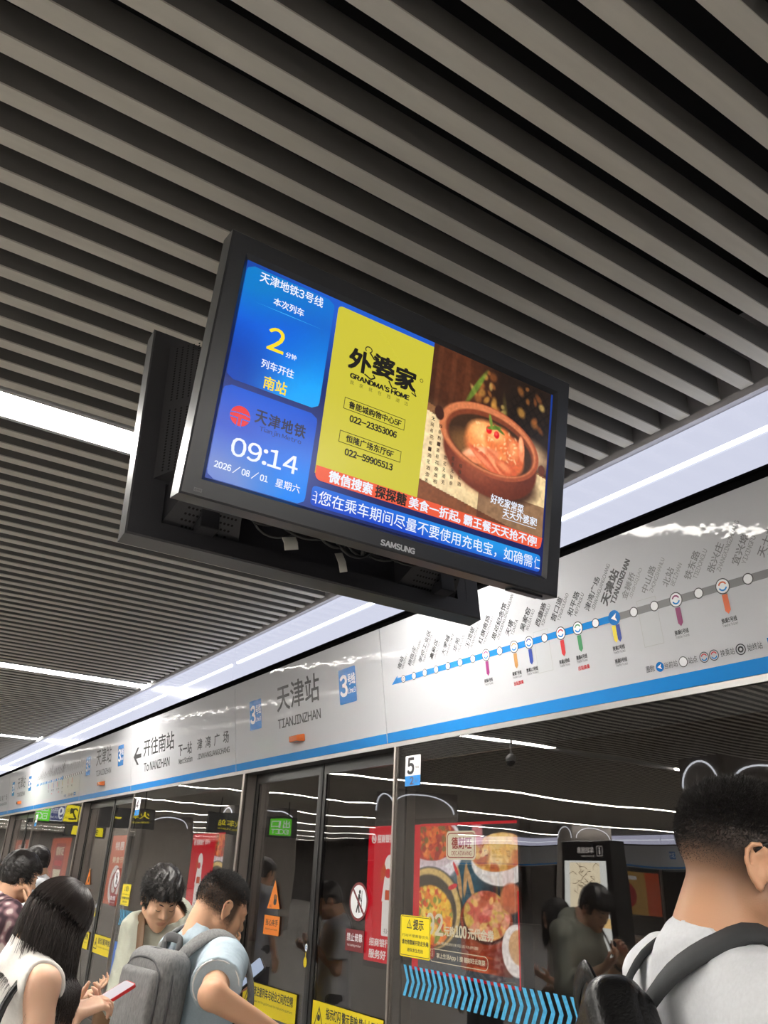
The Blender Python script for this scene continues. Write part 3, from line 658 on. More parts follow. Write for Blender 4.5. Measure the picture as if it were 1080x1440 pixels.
def orange_box(yl, yr, label, dark=False):
    t = empty('advertising_lightbox', (6.5, (yl+yr)/2, 1.45), label, 'lightbox')
    b = MB(); b.box((6.45, yr-.03, .6), (6.599, yl+.03, 2.3), M_blackfr); b.build('casing', t)
    f = Flat((6.44,0,0), (0,-1,0), (0,0,1)); w = yl-yr
    f.rect(-yl, .66, -yr, 2.25, E_orange, 0)
    if dark:
        f.rect(-yl+.25*w, .8, -yr-.25*w, 2.1, E_maroon, 1); f.text('德财旺', -yl+.3*w, 1.75, -yr-.3*w, 2.0, E_cream, 2, .06); f.rect(-yl+.3*w, 1.45, -yr-.3*w, 1.6, E_red, 2); f.poly([(-yl+.4*w,.8),(-yr-.4*w,.8),(-yr-.3*w,1.35),(-yl+.3*w,1.35)], E_cream, 2)
    else:
        f.text('特惠', -yl+.25*w, 1.9, -yr-.25*w, 2.1, E_white, 1, .05); f.text('美食节', -yl+.2*w, 1.6, -yr-.2*w, 1.75, E_cream, 1, .05); f.disc(-(yl+yr)/2, 1.1, .3*w, E_white, 1); f.ring(-(yl+yr)/2, 1.1, .12*w, .2*w, E_maroon, 2)
    f.build('poster', t)
orange_box(22.9, 21.4, 'narrow lit orange advertisement behind the second pair of doors')
orange_box(29.8, 27.2, 'distant lit red-orange advertisement at far left behind the glass', True)
orange_box(36.0, 33.4, 'farthest lit orange advertisement at the left edge behind the glass', False)
# ------------------------------------------------------------------ pair of hanging screens
M_bezel = mat('black_bezel', rgb(34,36,41), 0.32, spec=0.6)
M_bezside = mat('satin_bezel_side', rgb(96,98,100), 0.30, 0.55)
M_tvback = mat('black_rear_plastic', rgb(50,50,54), 0.42, bump=0.15, bscale=400)
M_hole = mat('vent_hole', rgb(6,6,7), 0.9)
M_cable = mat('black_cable', rgb(22,22,23), 0.5)
M_label = mat('white_cable_label', rgb(222,220,212), 0.6)
M_silver = mat('silver_print', rgb(205,208,212), 0.35)
M_scr = attr_mat('screen_picture', SCREEN_L, True, 0.22)
def E(n, r, g, b_, s=1.0): return glow('screen_'+n, rgb(r,g,b_), SCREEN_L*s, 0.22)
E_w = E('white',236,242,255); E_y = E('gold',255,224,40); E_k = E('black',24,22,20); E_navy = E('navy',8,30,96); E_yel = E('lime',208,198,60); E_or = E('orange',238,92,58); E_rd = E('red',232,30,42); E_dk = E('dark_blue_ink',24,36,70); E_ln = E('cyan_line',80,200,250); E_cal = E('calligraphy',70,50,36)
TW, TH = 1.10, 0.6636
tb = Vector((0,-0.097,0.6565)).normalized()
F1 = (Vector((0.451,1.5406,2.3225)), Vector((1,0,0)), tb, Vector((1,0,0)).cross(tb))
def ring_prism(b, fr, x0, y0, x1, y1, i, z0, z1, m_side, m_front, ch=0.0, zi=None):
    "picture frame: outer rect, border widths i=(l,b,r,t), from z0 (back) to z1 (front), inner chamfer down to zi"
    O, ex, ey, ez = fr; P = lambda a,c,d: O+ex*a+ey*c+ez*d
    l,bo,r,t = i; zi = z1-0.012 if zi is None else zi; c = ch
    ou = [(x0,y0),(x1,y0),(x1,y1),(x0,y1)]; o2 = [(x0+c,y0+c),(x1-c,y0+c),(x1-c,y1-c),(x0+c,y1-c)]
    inn = [(x0+l,y0+bo),(x1-r,y0+bo),(x1-r,y1-t),(x0+l,y1-t)]; k = 0.010; in2 = [(a+(k if a<(x0+x1)/2 else -k), d+(k if d<(y0+y1)/2 else -k)) for a,d in inn]
    V = [P(a,d,z0) for a,d in ou]+[P(a,d,z1-c) for a,d in ou]+[P(a,d,z1) for a,d in o2]+[P(a,d,z1) for a,d in inn]+[P(a,d,zi) for a,d in in2]
    side = []; fr_ = []
    for j in range(4):
        n = (j+1)%4; side.append((j,n,4+n,4+j)); fr_ += [(4+j,4+n,8+n,8+j),(8+j,8+n,12+n,12+j),(12+j,12+n,16+n,16+j)]
    b.add(V, side+[(3,2,1,0)], m_side); b.add(V, fr_, m_front)
def frustum(b, fr, lo, hi, z0, z1, s, m):
    O, ex, ey, ez = fr; P = lambda a,c,d: O+ex*a+ey*c+ez*d; x0,y0 = lo; x1,y1 = hi
    q = [(x0,y0),(x1,y0),(x1,y1),(x0,y1)]; w = [(x0+s[0],y0+s[1]),(x1-s[2],y0+s[1]),(x1-s[2],y1-s[3]),(x0+s[0],y1-s[3])]
    V = [P(a,c,z0) for a,c in q]+[P(a,c,z1) for a,c in w]
    b.add(V, [(3,2,1,0),(4,5,6,7)]+[(j,(j+1)%4,4+(j+1)%4,4+j) for j in range(4)], m)
T1 = empty('hanging_screen', (1.0,1.50,2.65), 'large black hanging screen showing the train time and a yellow restaurant advertisement', 'screen')
b = MB(); ring_prism(b, F1, 0,0,TW,TH, (0.042,0.042,0.046,0.046), -0.062, 0.0, M_bezside, M_bezel, 0.004); o = b.build('bezel', T1)
b = MB(); frustum(b, F1, (0.012,0.02), (TW-0.012,TH-0.012), -0.062, -0.085, (0.02,)*4, M_tvback); frustum(b, F1, (0.10,0.12), (TW-0.10,TH-0.07), -0.085, -0.13, (0.06,)*4, M_tvback)
for v in [tuple(x) for x in b.v]: pass
b.build('rear_cover', T1)
f = Flat(F1[0], F1[1], F1[2])
for a in range(7): f.rect(0.82+0.028*a, -0.0, 0.838+0.028*a, 0.0005, M_hole)
f.build('vent_slots', T1); f = Flat(F1[0], F1[1], F1[2])
f.text('SAMSUNG', 0.5085, 0.0085, 0.6085, 0.0225, M_silver, 1, 0.13); o = f.build('maker_lettering', T1); o['label'] = 'silver maker lettering on the lower bezel'; f = Flat(F1[0], F1[1], F1[2]); f.frame(0.030,0.012,0.048,0.020,0.0012,M_grey,0); f.text('HDMI',0.0325,0.0138,0.0455,0.0182,M_grey,1)
f.build('port_mark', T1)
b = MB(); b.fbox(F1, (0.95,-0.006,-0.05), (1.06,0.0,-0.02), M_bezel); b.build('control_keys', T1)
# the lit picture
b = MB(); b.fbox(F1, (0.04,0.04,-0.05), (1.06,0.622,-0.0135), M_bezel); scr = b.build('screen', T1)
SO = F1[0] + F1[3]*(-0.0125)
def plane(x0,y0,x1,y1,l=0.0):
    return lambda u,v: SO + F1[1]*(x0+(x1-x0)*u) + F1[2]*(y0+(y1-y0)*v) + F1[3]*l
p = Paint(64, 40, (10,30,96)); p.ell(.45,1.0,.5,.35,(30,92,206),0,1.0); p.ell(.10,.05,.22,.4,(60,84,170),0,1.0,.8); p.build('screen_background', plane(0.047,0.048,1.05,0.612), scr, M_scr)
def rpanel(x0,y0,x1,y1,fn,w,h,name,r=0.018):
    "rounded panel with a painted gradient: corners trimmed by leaving out the outer cells"
    p = fn(Paint(w,h,(10,90,220))); lc = np.where(p.a<=.04045,p.a/12.92,((p.a+.055)/1.055)**2.4)
    P = plane(x0,y0,x1,y1,0.0006); u = np.linspace(0,1,w); v = np.linspace(0,1,h)
    W_,H_ = x1-x0, y1-y0; V = []; 
    for j in range(h):
        dy = min(v[j],1-v[j])*H_; ins = r-math.sqrt(max(0,r*r-(r-dy)**2)) if dy < r else 0.0
        for i in range(w): V.append(tuple(P((ins+(W_-2*ins)*u[i])/W_, v[j])))
    I = np.arange(w*h).reshape(h,w); F = np.stack([I[:-1,:-1],I[:-1,1:],I[1:,1:],I[1:,:-1]],-1).reshape(-1,4)
    return link_mesh(name, np_mesh(name, V, F, M_scr, col=lc.reshape(-1,3)), scr)
def g1(p):
    p.grad((0,70,200),(20,120,215)); p.ell(1.0,.0,.75,.45,(0,168,255),0,1.2); p.ell(.15,.55,.5,.35,(0,96,230),0,1.0,.7); p.ell(.1,.95,.5,.3,(0,130,205),0,1,.8); p.ell(0,.1,.4,.3,(0,50,160),0,1,.6); return p
def g2(p):
    p.grad((40,96,225),(20,70,190)); p.ell(1.0,.1,.6,.5,(0,150,255),0,1.1,.7); p.ell(.05,.03,.5,.35,(150,160,205),0,1.0,.7); p.ell(.5,1.0,.6,.3,(0,100,235),0,1,.6); return p
def g3(p): p.grad((18,70,200),(20,110,225)); p.ell(.75,1.0,.3,.9,(30,170,240),0,1,.7); return p
rpanel(0.054,0.298,0.295,0.598, g1, 26, 32, 'train_time_panel'); rpanel(0.054,0.054,0.297,0.284, g2, 26, 26, 'clock_panel'); rpanel(0.311,0.060,1.036,0.109, g3, 60, 24, 'ticker_panel', 0.010)
f = Flat(SO, F1[1], F1[2], 0.0003, 0.0012)
f.text('天津地铁3号线', 0.090,0.566,0.262,0.593, E_w, 1, 0.03); f.text('本次列车', 0.134,0.520,0.216,0.541, E_w, 1, 0.03)
f.poly([(0.088,0.508),(0.178,0.5075),(0.272,0.5085),(0.178,0.5090)], E_ln, 1); f.text('2', 0.137,0.403,0.180,0.463, E_y, 1, 0.035); f.text('分钟', 0.188,0.400,0.216,0.414, E_w, 1, 0.04)
f.text('列车开往', 0.132,0.352,0.217,0.374, E_w, 1, 0.03); f.text('南站', 0.146,0.303,0.205,0.335, E_y, 1, 0.04)
f.build('train_time_lettering', scr)
f = Flat(SO, F1[1], F1[2], 0.0003, 0.0012)
f.disc(0.105,0.216,0.0245,E_rd,1,28)
E_gap = E('logo_gap',52,100,215)
for q in ((-0.026,0.2085,-0.0045,0.2115),(0.0045,0.2085,0.026,0.2115),(-0.0062,0.188,-0.0040,0.2115),(0.0040,0.188,0.0062,0.2115)): f.rect(0.105+q[0],q[1],0.105+q[2],q[3],E_gap,2)
f.line([(0.079,0.2195),(0.094,0.2225),(0.116,0.2225),(0.131,0.2195)],0.0026,E_gap,2)
for i,c in enumerate('天津地铁'): f.text(c,0.141+0.0335*i,0.214,0.170+0.0335*i,0.246,E_dk,1,0.05)
f.build('metro_logo', scr); f = Flat(SO, F1[1], F1[2], 0.0003, 0.0012)
f.text('Tianjin Metro',0.156,0.194,0.264,0.209,E_dk,1); f.build('metro_lettering', scr); f = Flat(SO, F1[1], F1[2], 0.0003, 0.0012); f.text('09:14',0.098,0.120,0.265,0.164,E_w,1,0.035)
f.build('time_lettering', scr); f = Flat(SO, F1[1], F1[2], 0.0003, 0.0012)
f.text('2026 / 08 / 01',0.067,0.080,0.197,0.0985,E_w,1,0.05); f.text('星期六',0.217,0.078,0.280,0.0985,E_w,1,0.02); f.build('date_lettering', scr)
# restaurant advertisement
f = Flat(SO, F1[1], F1[2], 0.0003, 0.0006)
f.poly([(0.311,0.140),(0.606,0.140),(0.606,0.594)]+[(0.306+0.012-0.012*math.sin(t),0.594-0.012+0.012*math.cos(t)) for t in (0,.4,.8,1.2,1.57)], E_yel, 0)
f.poly([(0.312+0.016-0.016*math.cos(t),0.124+0.016-0.016*math.sin(t)) for t in (0,.4,.8,1.2,1.57)]+[(1.034-0.016+0.016*math.sin(t),0.124+0.016-0.016*math.cos(t)) for t in (0,.4,.8,1.2,1.57)]+[(1.037,0.160),(0.312,0.160)], E_or, 5)
f.build('advertisement_panels', scr)
f = Flat(SO, F1[1], F1[2], 0.0003, 0.0022)
for i,(c,dy) in enumerate((('外',0.0),('婆',0.010),('家',0.002))): f.text(c,0.357+0.070*i,0.437+dy,0.420+0.070*i,0.494+dy,E_k,1,0.09)
f.line([(0.408+0.010*math.cos(t),0.506+0.008*math.sin(t)) for t in np.linspace(-1.2,4,9)],0.003,E_k,1); f.line([(0.412,0.50),(0.428,0.485),(0.44,0.488)],0.004,E_k,1)
f.line([(0.405,0.436),(0.425,0.428),(0.437,0.436),(0.430,0.443)],0.004,E_k,1); f.line([(0.478,0.444),(0.49,0.428),(0.505,0.430)],0.004,E_k,1); f.line([(0.55,0.436),(0.566,0.430),(0.556,0.445)],0.003,E_k,1)
f.ring(0.577,0.481,0.004,0.0055,E_k,1,12); f.text("GRANDMA'S HOME",0.366,0.412,0.545,0.427,E_k,1,0.14)
for i,c in enumerate('我家就在西湖边'): f.text(c,0.368+0.0275*i,0.395,0.379+0.0275*i,0.406,E('olive_ink',96,92,30),1)
for y,t,ph in ((0.325,'鲁能城购物中心5F','022-23353006'),(0.236,'恒隆广场东厅6F','022-59905513')):
    f.frame(0.360,y,0.542,y+0.031,0.0016,E_k,1); f.text(t,0.374 if y>.3 else 0.380,y+0.006,0.531 if y>.3 else 0.520,y+0.025,E_k,1,0.06); f.text(ph,0.382,y-0.028,0.521,y-0.011,E_k,1,0.10)
f.text('微信搜索',0.349,0.128,0.471,0.157,E_w,3,0.07); f.rect(0.480,0.127,0.574,0.158,E_or,2); f.text('探探糖',0.481,0.127,0.573,0.158,E_k,3,0.07); f.text('美食一折起, 霸王餐天天抢不停!',0.582,0.127,1.016,0.157,E_w,3,0.05)
f.text('您在乘车期间尽量不要使用充电宝，如确需',0.331,0.066,1.006,0.101,E_w,1,0.012); f.rect(0.314,0.073,0.326,0.075,E_w,1); f.rect(0.314,0.083,0.326,0.085,E_w,1); f.rect(0.318,0.093,0.324,0.095,E_w,1); f.rect(0.323,0.066,0.3255,0.092,E_w,1)
f.text('仁',1.013,0.066,1.034,0.101,E_w,1)
f.text('好吃家常菜',0.842,0.212,0.960,0.238,E_w,3,0.04,-0.02); f.text('天天外婆家!',0.888,0.184,1.012,0.209,E_w,3,0.04,0.02); f.line([(0.886,0.180),(1.01,0.180)],0.0016,E_w,3)
R = random.Random(4)
for j in range(5):
    x = 0.640-0.004*j+0.036*j if False else 0.622+0.026*j
    yy = 0.40-0.03*j
    while yy > 0.205+0.012*(j>2):
        w = 0.008+R.random()*0.005
        if not (x > 0.66 and yy > 0.30): f.text(R.choice('花间一壶酒独酌无相亲'), x, yy, x+w, yy+0.011, E_cal, 2, 0.04)
        yy -= 0.0175
f.build('advertisement_lettering', scr)
def chicken():
    p = Paint(220,226,(40,26,18)); p.grad((58,30,18),(34,20,14)); p.ell(.2,.85,.25,.3,(74,38,22),0,1); p.ell(.85,.75,.3,.3,(30,20,14),0,.8)
    # window lattice and bokeh lamps behind
    m = p.emask(.84,.80,.20,.17,.2,.3)*((np.sin((p.X*1.0+p.Y)*95)>.80)|(np.sin((p.X-p.Y)*95)>.80)); p.blend(m*.7,(14,9,6))
    for i in range(26):
        x=.32+R.random()*.62; y=.70+R.random()*.27; p.ell(x,y,.012+.02*R.random(),.014+.022*R.random(),R.choice([(224,160,70),(180,110,50),(240,200,110),(150,84,40)]),R.random(),.8,.55)
    for x0 in (.06,.17,.28): p.ell(x0,.85,.02,.3,(92,50,30),0,.6,.6)
    p.ell(.36,.82,.02,.14,(96,128,44),-.5,.6,.8); p.ell(.62,.66,.02,.16,(120,110,50),.15,.8,.5)
    # plank, parchment, table
    p.blend(((p.Y<.60-.20*p.X)&(p.Y>.50-.2*p.X)).astype(np.float32)*.9,(122,74,40))
    p.blend(((p.Y<.55-.16*p.X)&(p.Y>.06-.16*p.X)).astype(np.float32),(214,186,138)); p.ell(.05,.2,.25,.3,(226,202,160),0,1,.6); p.ell(.85,.52,.16,.08,(224,184,140),-.2,1,.8)
    p.blend((p.Y<.10-.16*p.X+.02).astype(np.float32),(120,70,44)); p.blend(((p.Y<.20)&(p.X>.45)).astype(np.float32)*.6,(78,42,28)); p.noise(.08,6,2)
    p.ell(.56,.30,.36,.15,(50,26,18),-.08,.25,.9)
    # pot: outer wall, rim, broth
    p.ell(.53,.40,.385,.25,(92,40,26),-.06,.05); p.ell(.46,.38,.28,.20,(126,58,36),-.06,.6,.8); p.ell(.40,.34,.12,.10,(150,76,48),-.3,1,.7)
    p.ell(.515,.50,.41,.225,(150,72,44),-.06,.03); p.ell(.50,.508,.40,.212,(196,116,74),-.06,.05,.9); p.ell(.515,.495,.365,.185,(116,56,34),-.06,.05); m = p.emask(.52,.48,.345,.168,-.06,.06); p.blend(m,(58,36,22)); p.ell(.34,.43,.15,.08,(126,84,44),0,.8,.8,None,m)
    p.ell(.095,.56,.035,.045,(58,30,22),.3,.2); p.ell(.955,.44,.03,.035,(92,48,34),0,.2)
    # chicken
    for (x,y,rx,ry,c,a,h) in [(.55,.44,.235,.145,(206,106,58),-.12,(240,160,96)),(.50,.50,.185,.125,(224,132,72),-.1,(250,190,120)),(.58,.53,.12,.09,(216,112,58),.1,(246,176,110)),(.72,.47,.075,.115,(198,92,50),.25,(236,150,92)),(.77,.53,.026,.085,(224,128,84),.15,(250,180,130)),(.44,.39,.16,.05,(222,128,84),.35,(250,190,150)),(.50,.36,.17,.032,(196,86,52),-.45,(236,140,96)),(.60,.36,.15,.035,(210,106,66),-.6,(244,160,110)),(.66,.36,.10,.045,(190,84,48),-.3,(230,140,90))]: p.ell(x,y,rx,ry,c,a,.25,1,h,m if y<.46 else None)
    for i in range(40): p.ell(.38+.36*R.random(),.40+.2*R.random(),.012,.006,(252,214,160),R.random()*3,.8,.5)
    p.ell(.49,.575,.024,.026,(206,24,24),0,.3,1,(250,90,80)); p.ell(.555,.56,.022,.024,(196,22,26),0,.3,1,(250,90,80)); p.ell(.53,.60,.06,.012,(90,120,40),.3,.4); p.ell(.50,.63,.012,.05,(110,130,50),.3,.4); p.ell(.57,.60,.05,.010,(80,104,36),-.4,.4)
    p.noise(.06,3,9); p.a = np.clip(p.a*1.14, 0, 1); return p
chicken().build('chicken_photograph', plane(0.606,0.160,1.037,0.611,0.0006), scr, M_scr)
# ---- second screen, back to back: its rear faces the camera
ey2 = Vector((0,0.097,0.6565)).normalized(); F2 = (Vector((0.4257,1.90,2.316)), Vector((1,0,0)), ey2, Vector((1,0,0)).cross(ey2))
T2 = empty('hanging_screen', (0.98,1.93,2.65), 'second black hanging screen behind the first, its perforated rear cover turned this way', 'screen')
b = MB(); ring_prism(b, F2, 0,0,TW,TH, (0.05,0.05,0.05,0.05), 0.0, 0.058, M_bezside, M_tvback, 0.004, 0.03); b.build('bezel', T2)
b = MB(); b.fbox(F2, (0.045,0.045,-0.004), (1.055,0.62,0.0), mat('screen_off_glass', rgb(14,14,16), 0.1)); b.build('screen', T2)
b = MB(); frustum(b, F2, (0.045,0.17), (TW-0.045,TH-0.04), 0.05, 0.150, (0.085,0.03,0.085,0.06), M_tvback); b.fbox(F2, (0.02,0.02,0.02), (TW-0.02,TH-0.02,0.034), M_tvback); b.fbox(F2, (0.012,0.165,0.034), (TW-0.012,TH-0.012,0.057), M_tvback); b.fbox(F2, (0.012,0.012,0.034), (0.085,0.165,0.057), M_tvback); b.fbox(F2, (TW-0.085,0.012,0.034), (TW-0.012,0.165,0.057), M_tvback); b.build('rear_cover', T2)
for (x0, x1) in ((0.085,0.30),(0.80,1.015)):
    b = MB(); frustum(b, F2, (x0,0.052), (x1,0.185), 0.035, 0.125, (0.03,0.06,0.03,0.0), M_tvback); o = b.build('speaker_pod', T2)
    h = MB(); O,ex,ey,ez = F2; sl = (Vector((0,0.06,0.09))).normalized()
    for i in range(13):
        for j in range(5):
            if (i*7+j*3) % 11 == 0 and (i < 2 or i > 10): continue
            q = O + ex*(x0+0.045+0.0105*i+0.003*j) + ey*(0.052+0.06*(0.15+0.17*j)) + ez*(0.035+0.09*(0.15+0.17*j)); nn = (ez*0.06-ey*0.09).normalized(); a2 = ex; b2 = nn.cross(a2)
            h.add([q+nn*0.0008+a2*0.0036*math.cos(t)+b2*0.0036*math.sin(t) for t in np.linspace(0,2*PI,7)[:-1]], [tuple(range(6))], M_hole)
    h.build('vent_grille', o)
    b = MB(); xm = x0+(0.085 if x0 < .5 else 0.12); b.fbox(F2, (xm,0.045,0.05), (xm+0.05,0.075,0.10), M_tvback); b.fbox(F2, (xm,0.045,0.095), (xm+0.05,0.10,0.10), M_tvback); bevel(b.build('bracket', o), 0.003)
O,ex,ey,ez = F2
h = MB()
for j in range(46):
    if j == 23: h.build('vent_grille', T2); h = MB()
    if j in (22,23,24): continue
    for i in range(5):
        s = 0.25+0.13*i; q = O + ex*(0.045+0.085*s) + ey*(0.19+0.0092*j) + ez*(0.05+0.10*s); nn = (ez*0.085-ex*0.100).normalized(); a2 = ey; b2 = nn.cross(a2)
        h.add([q+nn*0.0008+a2*0.0032*math.cos(t)+b2*0.0032*math.sin(t) for t in np.linspace(0,2*PI,7)[:-1]], [tuple(range(6))], M_hole)
h.build('vent_grille', T2)
# cables with paper tags hanging between the two screens
def cable(pts, r=0.004): return pts
CB = empty('cable_bundle', (0.95,1.74,2.42), 'black cables with white paper tags hanging between the two screens', 'cable')
R = random.Random(8)
b = MB()
for i in range(9):
    x0 = 0.62+0.05*i; x1 = x0+0.18+0.1*R.random(); z = 2.40+0.03*R.random(); y = 1.70+0.02*R.random()
    pts = [(x0+(x1-x0)*t, y+0.02*math.sin(3*t+i), z-0.045*math.sin(PI*t)+0.06*(abs(t-.5)*2)**3) for t in np.linspace(0,1,12)]
    b.tube(pts, 0.0035+0.0015*R.random(), M_cable, 6)
b.tube([(1.0,1.69,2.36),(1.01,1.70,2.48),(1.0,1.70,2.60)], 0.005, M_cable, 6); b.build('cables', CB)
def paper(name, px, py, pz, dx, dz, w): 
    b = MB(); b.ribbon([(px,py,pz),(px+dx*.5,py-0.006,pz+dz*.5),(px+dx,py-0.002,pz+dz)], (0,-1,0.1), w, 0.001, M_label); o = b.build(name, CB); o['label'] = 'white paper cable tag'
paper('paper_tag', 0.782,1.685,2.352,0.010,-0.032,0.040); paper('paper_tag', 0.925,1.685,2.345,0.018,-0.048,0.024)
# ceiling mount
MT = empty('ceiling_mount', (1.0,1.74,CEIL+0.1), 'dark steel ceiling mount carrying the two hanging screens', 'mount')
M_mount = mat('dark_mount_steel', rgb(40,40,42), 0.45, 0.6)
b = MB(); b.box((0.98,1.885,2.96), (1.02,1.915,CEIL+0.55), M_mount); b.box((0.985,1.74,2.94), (1.015,1.915,2.97), M_mount); b.box((0.985,1.735,2.60), (1.015,1.765,2.97), M_mount); b.build('drop_pole', MT)
b = MB(); b.box((0.62,1.665,2.60), (1.36,1.69,2.66), M_mount); b.box((0.62,1.775,2.60), (1.36,1.80,2.66), M_mount); b.box((0.92,1.655,2.55), (1.08,1.815,2.75), M_mount); b.build('cross_arm', MT)
# ------------------------------------------------------------------ implicit-surface modelling: bodies, clothes and bags as single smooth skins
def nv(v): return np.asarray(v, np.float64)
def unit(v): v = nv(v); return v/max(np.linalg.norm(v), 1e-9)
class Field:
    def __init__(s, lo, hi, h):
        s.h = h; s.lo = nv(lo); n = np.ceil((nv(hi)-s.lo)/h).astype(int)+1; s.n = n
        s.ax = [(s.lo[i]+h*np.arange(n[i])).astype(np.float32) for i in range(3)]; s.F = np.full(n, 0.3, np.float32)
    def win(s, lo, hi):
        a = np.clip(((nv(lo)-s.lo)/s.h).astype(int), 0, s.n); b = np.clip(((nv(hi)-s.lo)/s.h).astype(int)+2, 0, s.n)
        if np.any(b <= a): return None
        sl = tuple(slice(a[i], b[i]) for i in range(3)); g = np.stack(np.meshgrid(*[s.ax[i][sl[i]] for i in range(3)], indexing='ij'), -1)
        return sl, g
    def op(s, o):
        kind = o[0]
        if kind == 'cut':                      # keep the side the normal points away from
            _, p, n = o; g = np.stack(np.meshgrid(*s.ax, indexing='ij'), -1); s.F = np.maximum(s.F, (g-nv(p).astype(np.float32))@unit(n).astype(np.float32)); return
        if kind == 'wave':
            _, amp, fn = o; near = np.abs(s.F) < 0.03; idx = np.where(near)
            P = np.stack([s.ax[i][idx[i]] for i in range(3)], -1); s.F[idx] += amp*fn(P).astype(np.float32); return
        d = o[1]; k = d.get('k', 0.01); m = k+2.5*s.h
        if kind == 'rc':
            a, b, ra, rb = nv(d['a']), nv(d['b']), d['ra'], d['rb']; r = max(ra, rb)*max(1.0, d.get('grow', 1.0))
            w = s.win(np.minimum(a,b)-r-m, np.maximum(a,b)+r+m)
            if w is None: return
            sl, g = w; ba = b-a; L = max(ba@ba, 1e-9); p = g-a.astype(np.float32)
            if 'sq' in d:                      # flattened along a direction
                n, f = unit(d['sq'][0]), d['sq'][1]; p = p + (1/f-1)*(p@n.astype(np.float32))[...,None]*n.astype(np.float32); bb = ba+(1/f-1)*(ba@n)*n
            else: bb = ba; f = 1.0
            L = max(bb@bb, 1e-9); t = np.clip((p@bb.astype(np.float32))/L, 0, 1); D = np.linalg.norm(p-t[...,None]*bb.astype(np.float32), axis=-1)-(ra+(rb-ra)*t)
            if f < 1: D = D*(f+1)/2
        elif kind == 'el':
            c, Rm, r = nv(d['c']), nv(d['R']), nv(d['r']); R_ = r.max()
            w = s.win(c-R_-m, c+R_+m)
            if w is None: return
            sl, g = w; q = (g-c.astype(np.float32))@Rm.astype(np.float32); k0 = np.linalg.norm(q/r.astype(np.float32), axis=-1); k1 = np.linalg.norm(q/(r*r).astype(np.float32), axis=-1); D = k0*(k0-1)/np.maximum(k1, 1e-6)
        elif kind == 'box':
            c, Rm, e, r = nv(d['c']), nv(d['R']), nv(d['e']), d['rad']; R_ = np.linalg.norm(e)
            w = s.win(c-R_-m, c+R_+m)
            if w is None: return
            sl, g = w; q = np.abs((g-c.astype(np.float32))@Rm.astype(np.float32))-(e-r).astype(np.float32); D = np.linalg.norm(np.maximum(q,0), axis=-1)+np.minimum(q.max(-1), 0)-r
        D = D.astype(np.float32)
        for (pp, nn) in d.get('planes', ()): D = np.maximum(D, (g-nv(pp).astype(np.float32))@unit(nn).astype(np.float32))
        G = s.F[sl]
        if d.get('sub'):
            h_ = np.clip(.5-.5*(G+D)/k, 0, 1); s.F[sl] = G*(1-h_)+(-D)*h_+k*h_*(1-h_)
        else:
            h_ = np.clip(.5+.5*(G-D)/k, 0, 1); s.F[sl] = G*(1-h_)+D*h_-k*h_*(1-h_)
    def mesh(s):
        "naive surface nets"
        F = s.F; S_ = F < 0; c = S_[:-1,:-1,:-1].astype(np.int8)
        cnt = np.zeros(np.array(F.shape)-1, np.int8); offs = [(i,j,k) for i in (0,1) for j in (0,1) for k in (0,1)]
        sh = lambda A,o: A[o[0]:A.shape[0]-1+o[0], o[1]:A.shape[1]-1+o[1], o[2]:A.shape[2]-1+o[2]]
        for o in offs: cnt += sh(S_, o)
        act = (cnt > 0) & (cnt < 8); I = np.argwhere(act)
        if not len(I): return np.zeros((0,3)), np.zeros((0,4), int)
        val = {o: F[I[:,0]+o[0], I[:,1]+o[1], I[:,2]+o[2]] for o in offs}
        acc = np.zeros((len(I),3)); n = np.zeros(len(I))
        for a in offs:
            for ax in range(3):
                if a[ax]: continue
                b = list(a); b[ax] = 1; b = tuple(b); va, vb = val[a], val[b]; cr = (va < 0) != (vb < 0)
                t = np.where(cr, va/np.where(cr, va-vb, 1), 0); P = np.array(a, float)[None,:].repeat(len(I),0); P[:,ax] = t; acc += P*cr[:,None]; n += cr
        V = s.lo + s.h*(I+acc/n[:,None]); idm = np.full(act.shape, -1, np.int64); idm[tuple(I.T)] = np.arange(len(I))
        Q = []
        for ax in range(3):
            u, v = [(1,2),(2,0),(0,1)][ax]
            A = np.take(S_, range(0, F.shape[ax]-1), ax); B = np.take(S_, range(1, F.shape[ax]), ax); E_ = np.argwhere(A != B)
            E_ = E_[(E_[:,u] > 0) & (E_[:,v] > 0) & (E_[:,u] < F.shape[u]-1) & (E_[:,v] < F.shape[v]-1)]
            ins = A[tuple(E_.T)]
            def cell(du, dv): q = E_.copy(); q[:,u] -= du; q[:,v] -= dv; return idm[tuple(q.T)]
            q = np.stack([cell(1,1), cell(0,1), cell(0,0), cell(1,0)], -1); q[~ins] = q[~ins][:, ::-1]; Q.append(q)
        Q = np.concatenate(Q); Q = Q[(Q >= 0).all(1)]
        return V, Q
def relax(V, Q, n=2, f=0.5):
    for _ in range(n):
        A = np.zeros_like(V); c = np.zeros(len(V))
        for i in range(4):
            for j in (1, 3): np.add.at(A, Q[:,i], V[Q[:,(i+j)%4]]); np.add.at(c, Q[:,i], 1)
        V = V + f*(A/np.maximum(c,1)[:,None]-V)
    return V
def bounds(ops):
    lo = np.full(3, 1e9); hi = -lo
    for o in ops:
        d = o[1] if isinstance(o[1], dict) else None
        if d is None or d.get('sub'): continue
        if o[0] == 'rc': r = max(d['ra'], d['rb']); P = [nv(d['a'])-r, nv(d['b'])-r, nv(d['a'])+r, nv(d['b'])+r]
        else: r = np.max(d['r']) if o[0] == 'el' else np.linalg.norm(d['e']); P = [nv(d['c'])-r, nv(d['c'])+r]
        lo = np.minimum(lo, np.min(P, 0)); hi = np.maximum(hi, np.max(P, 0))
    return lo, hi
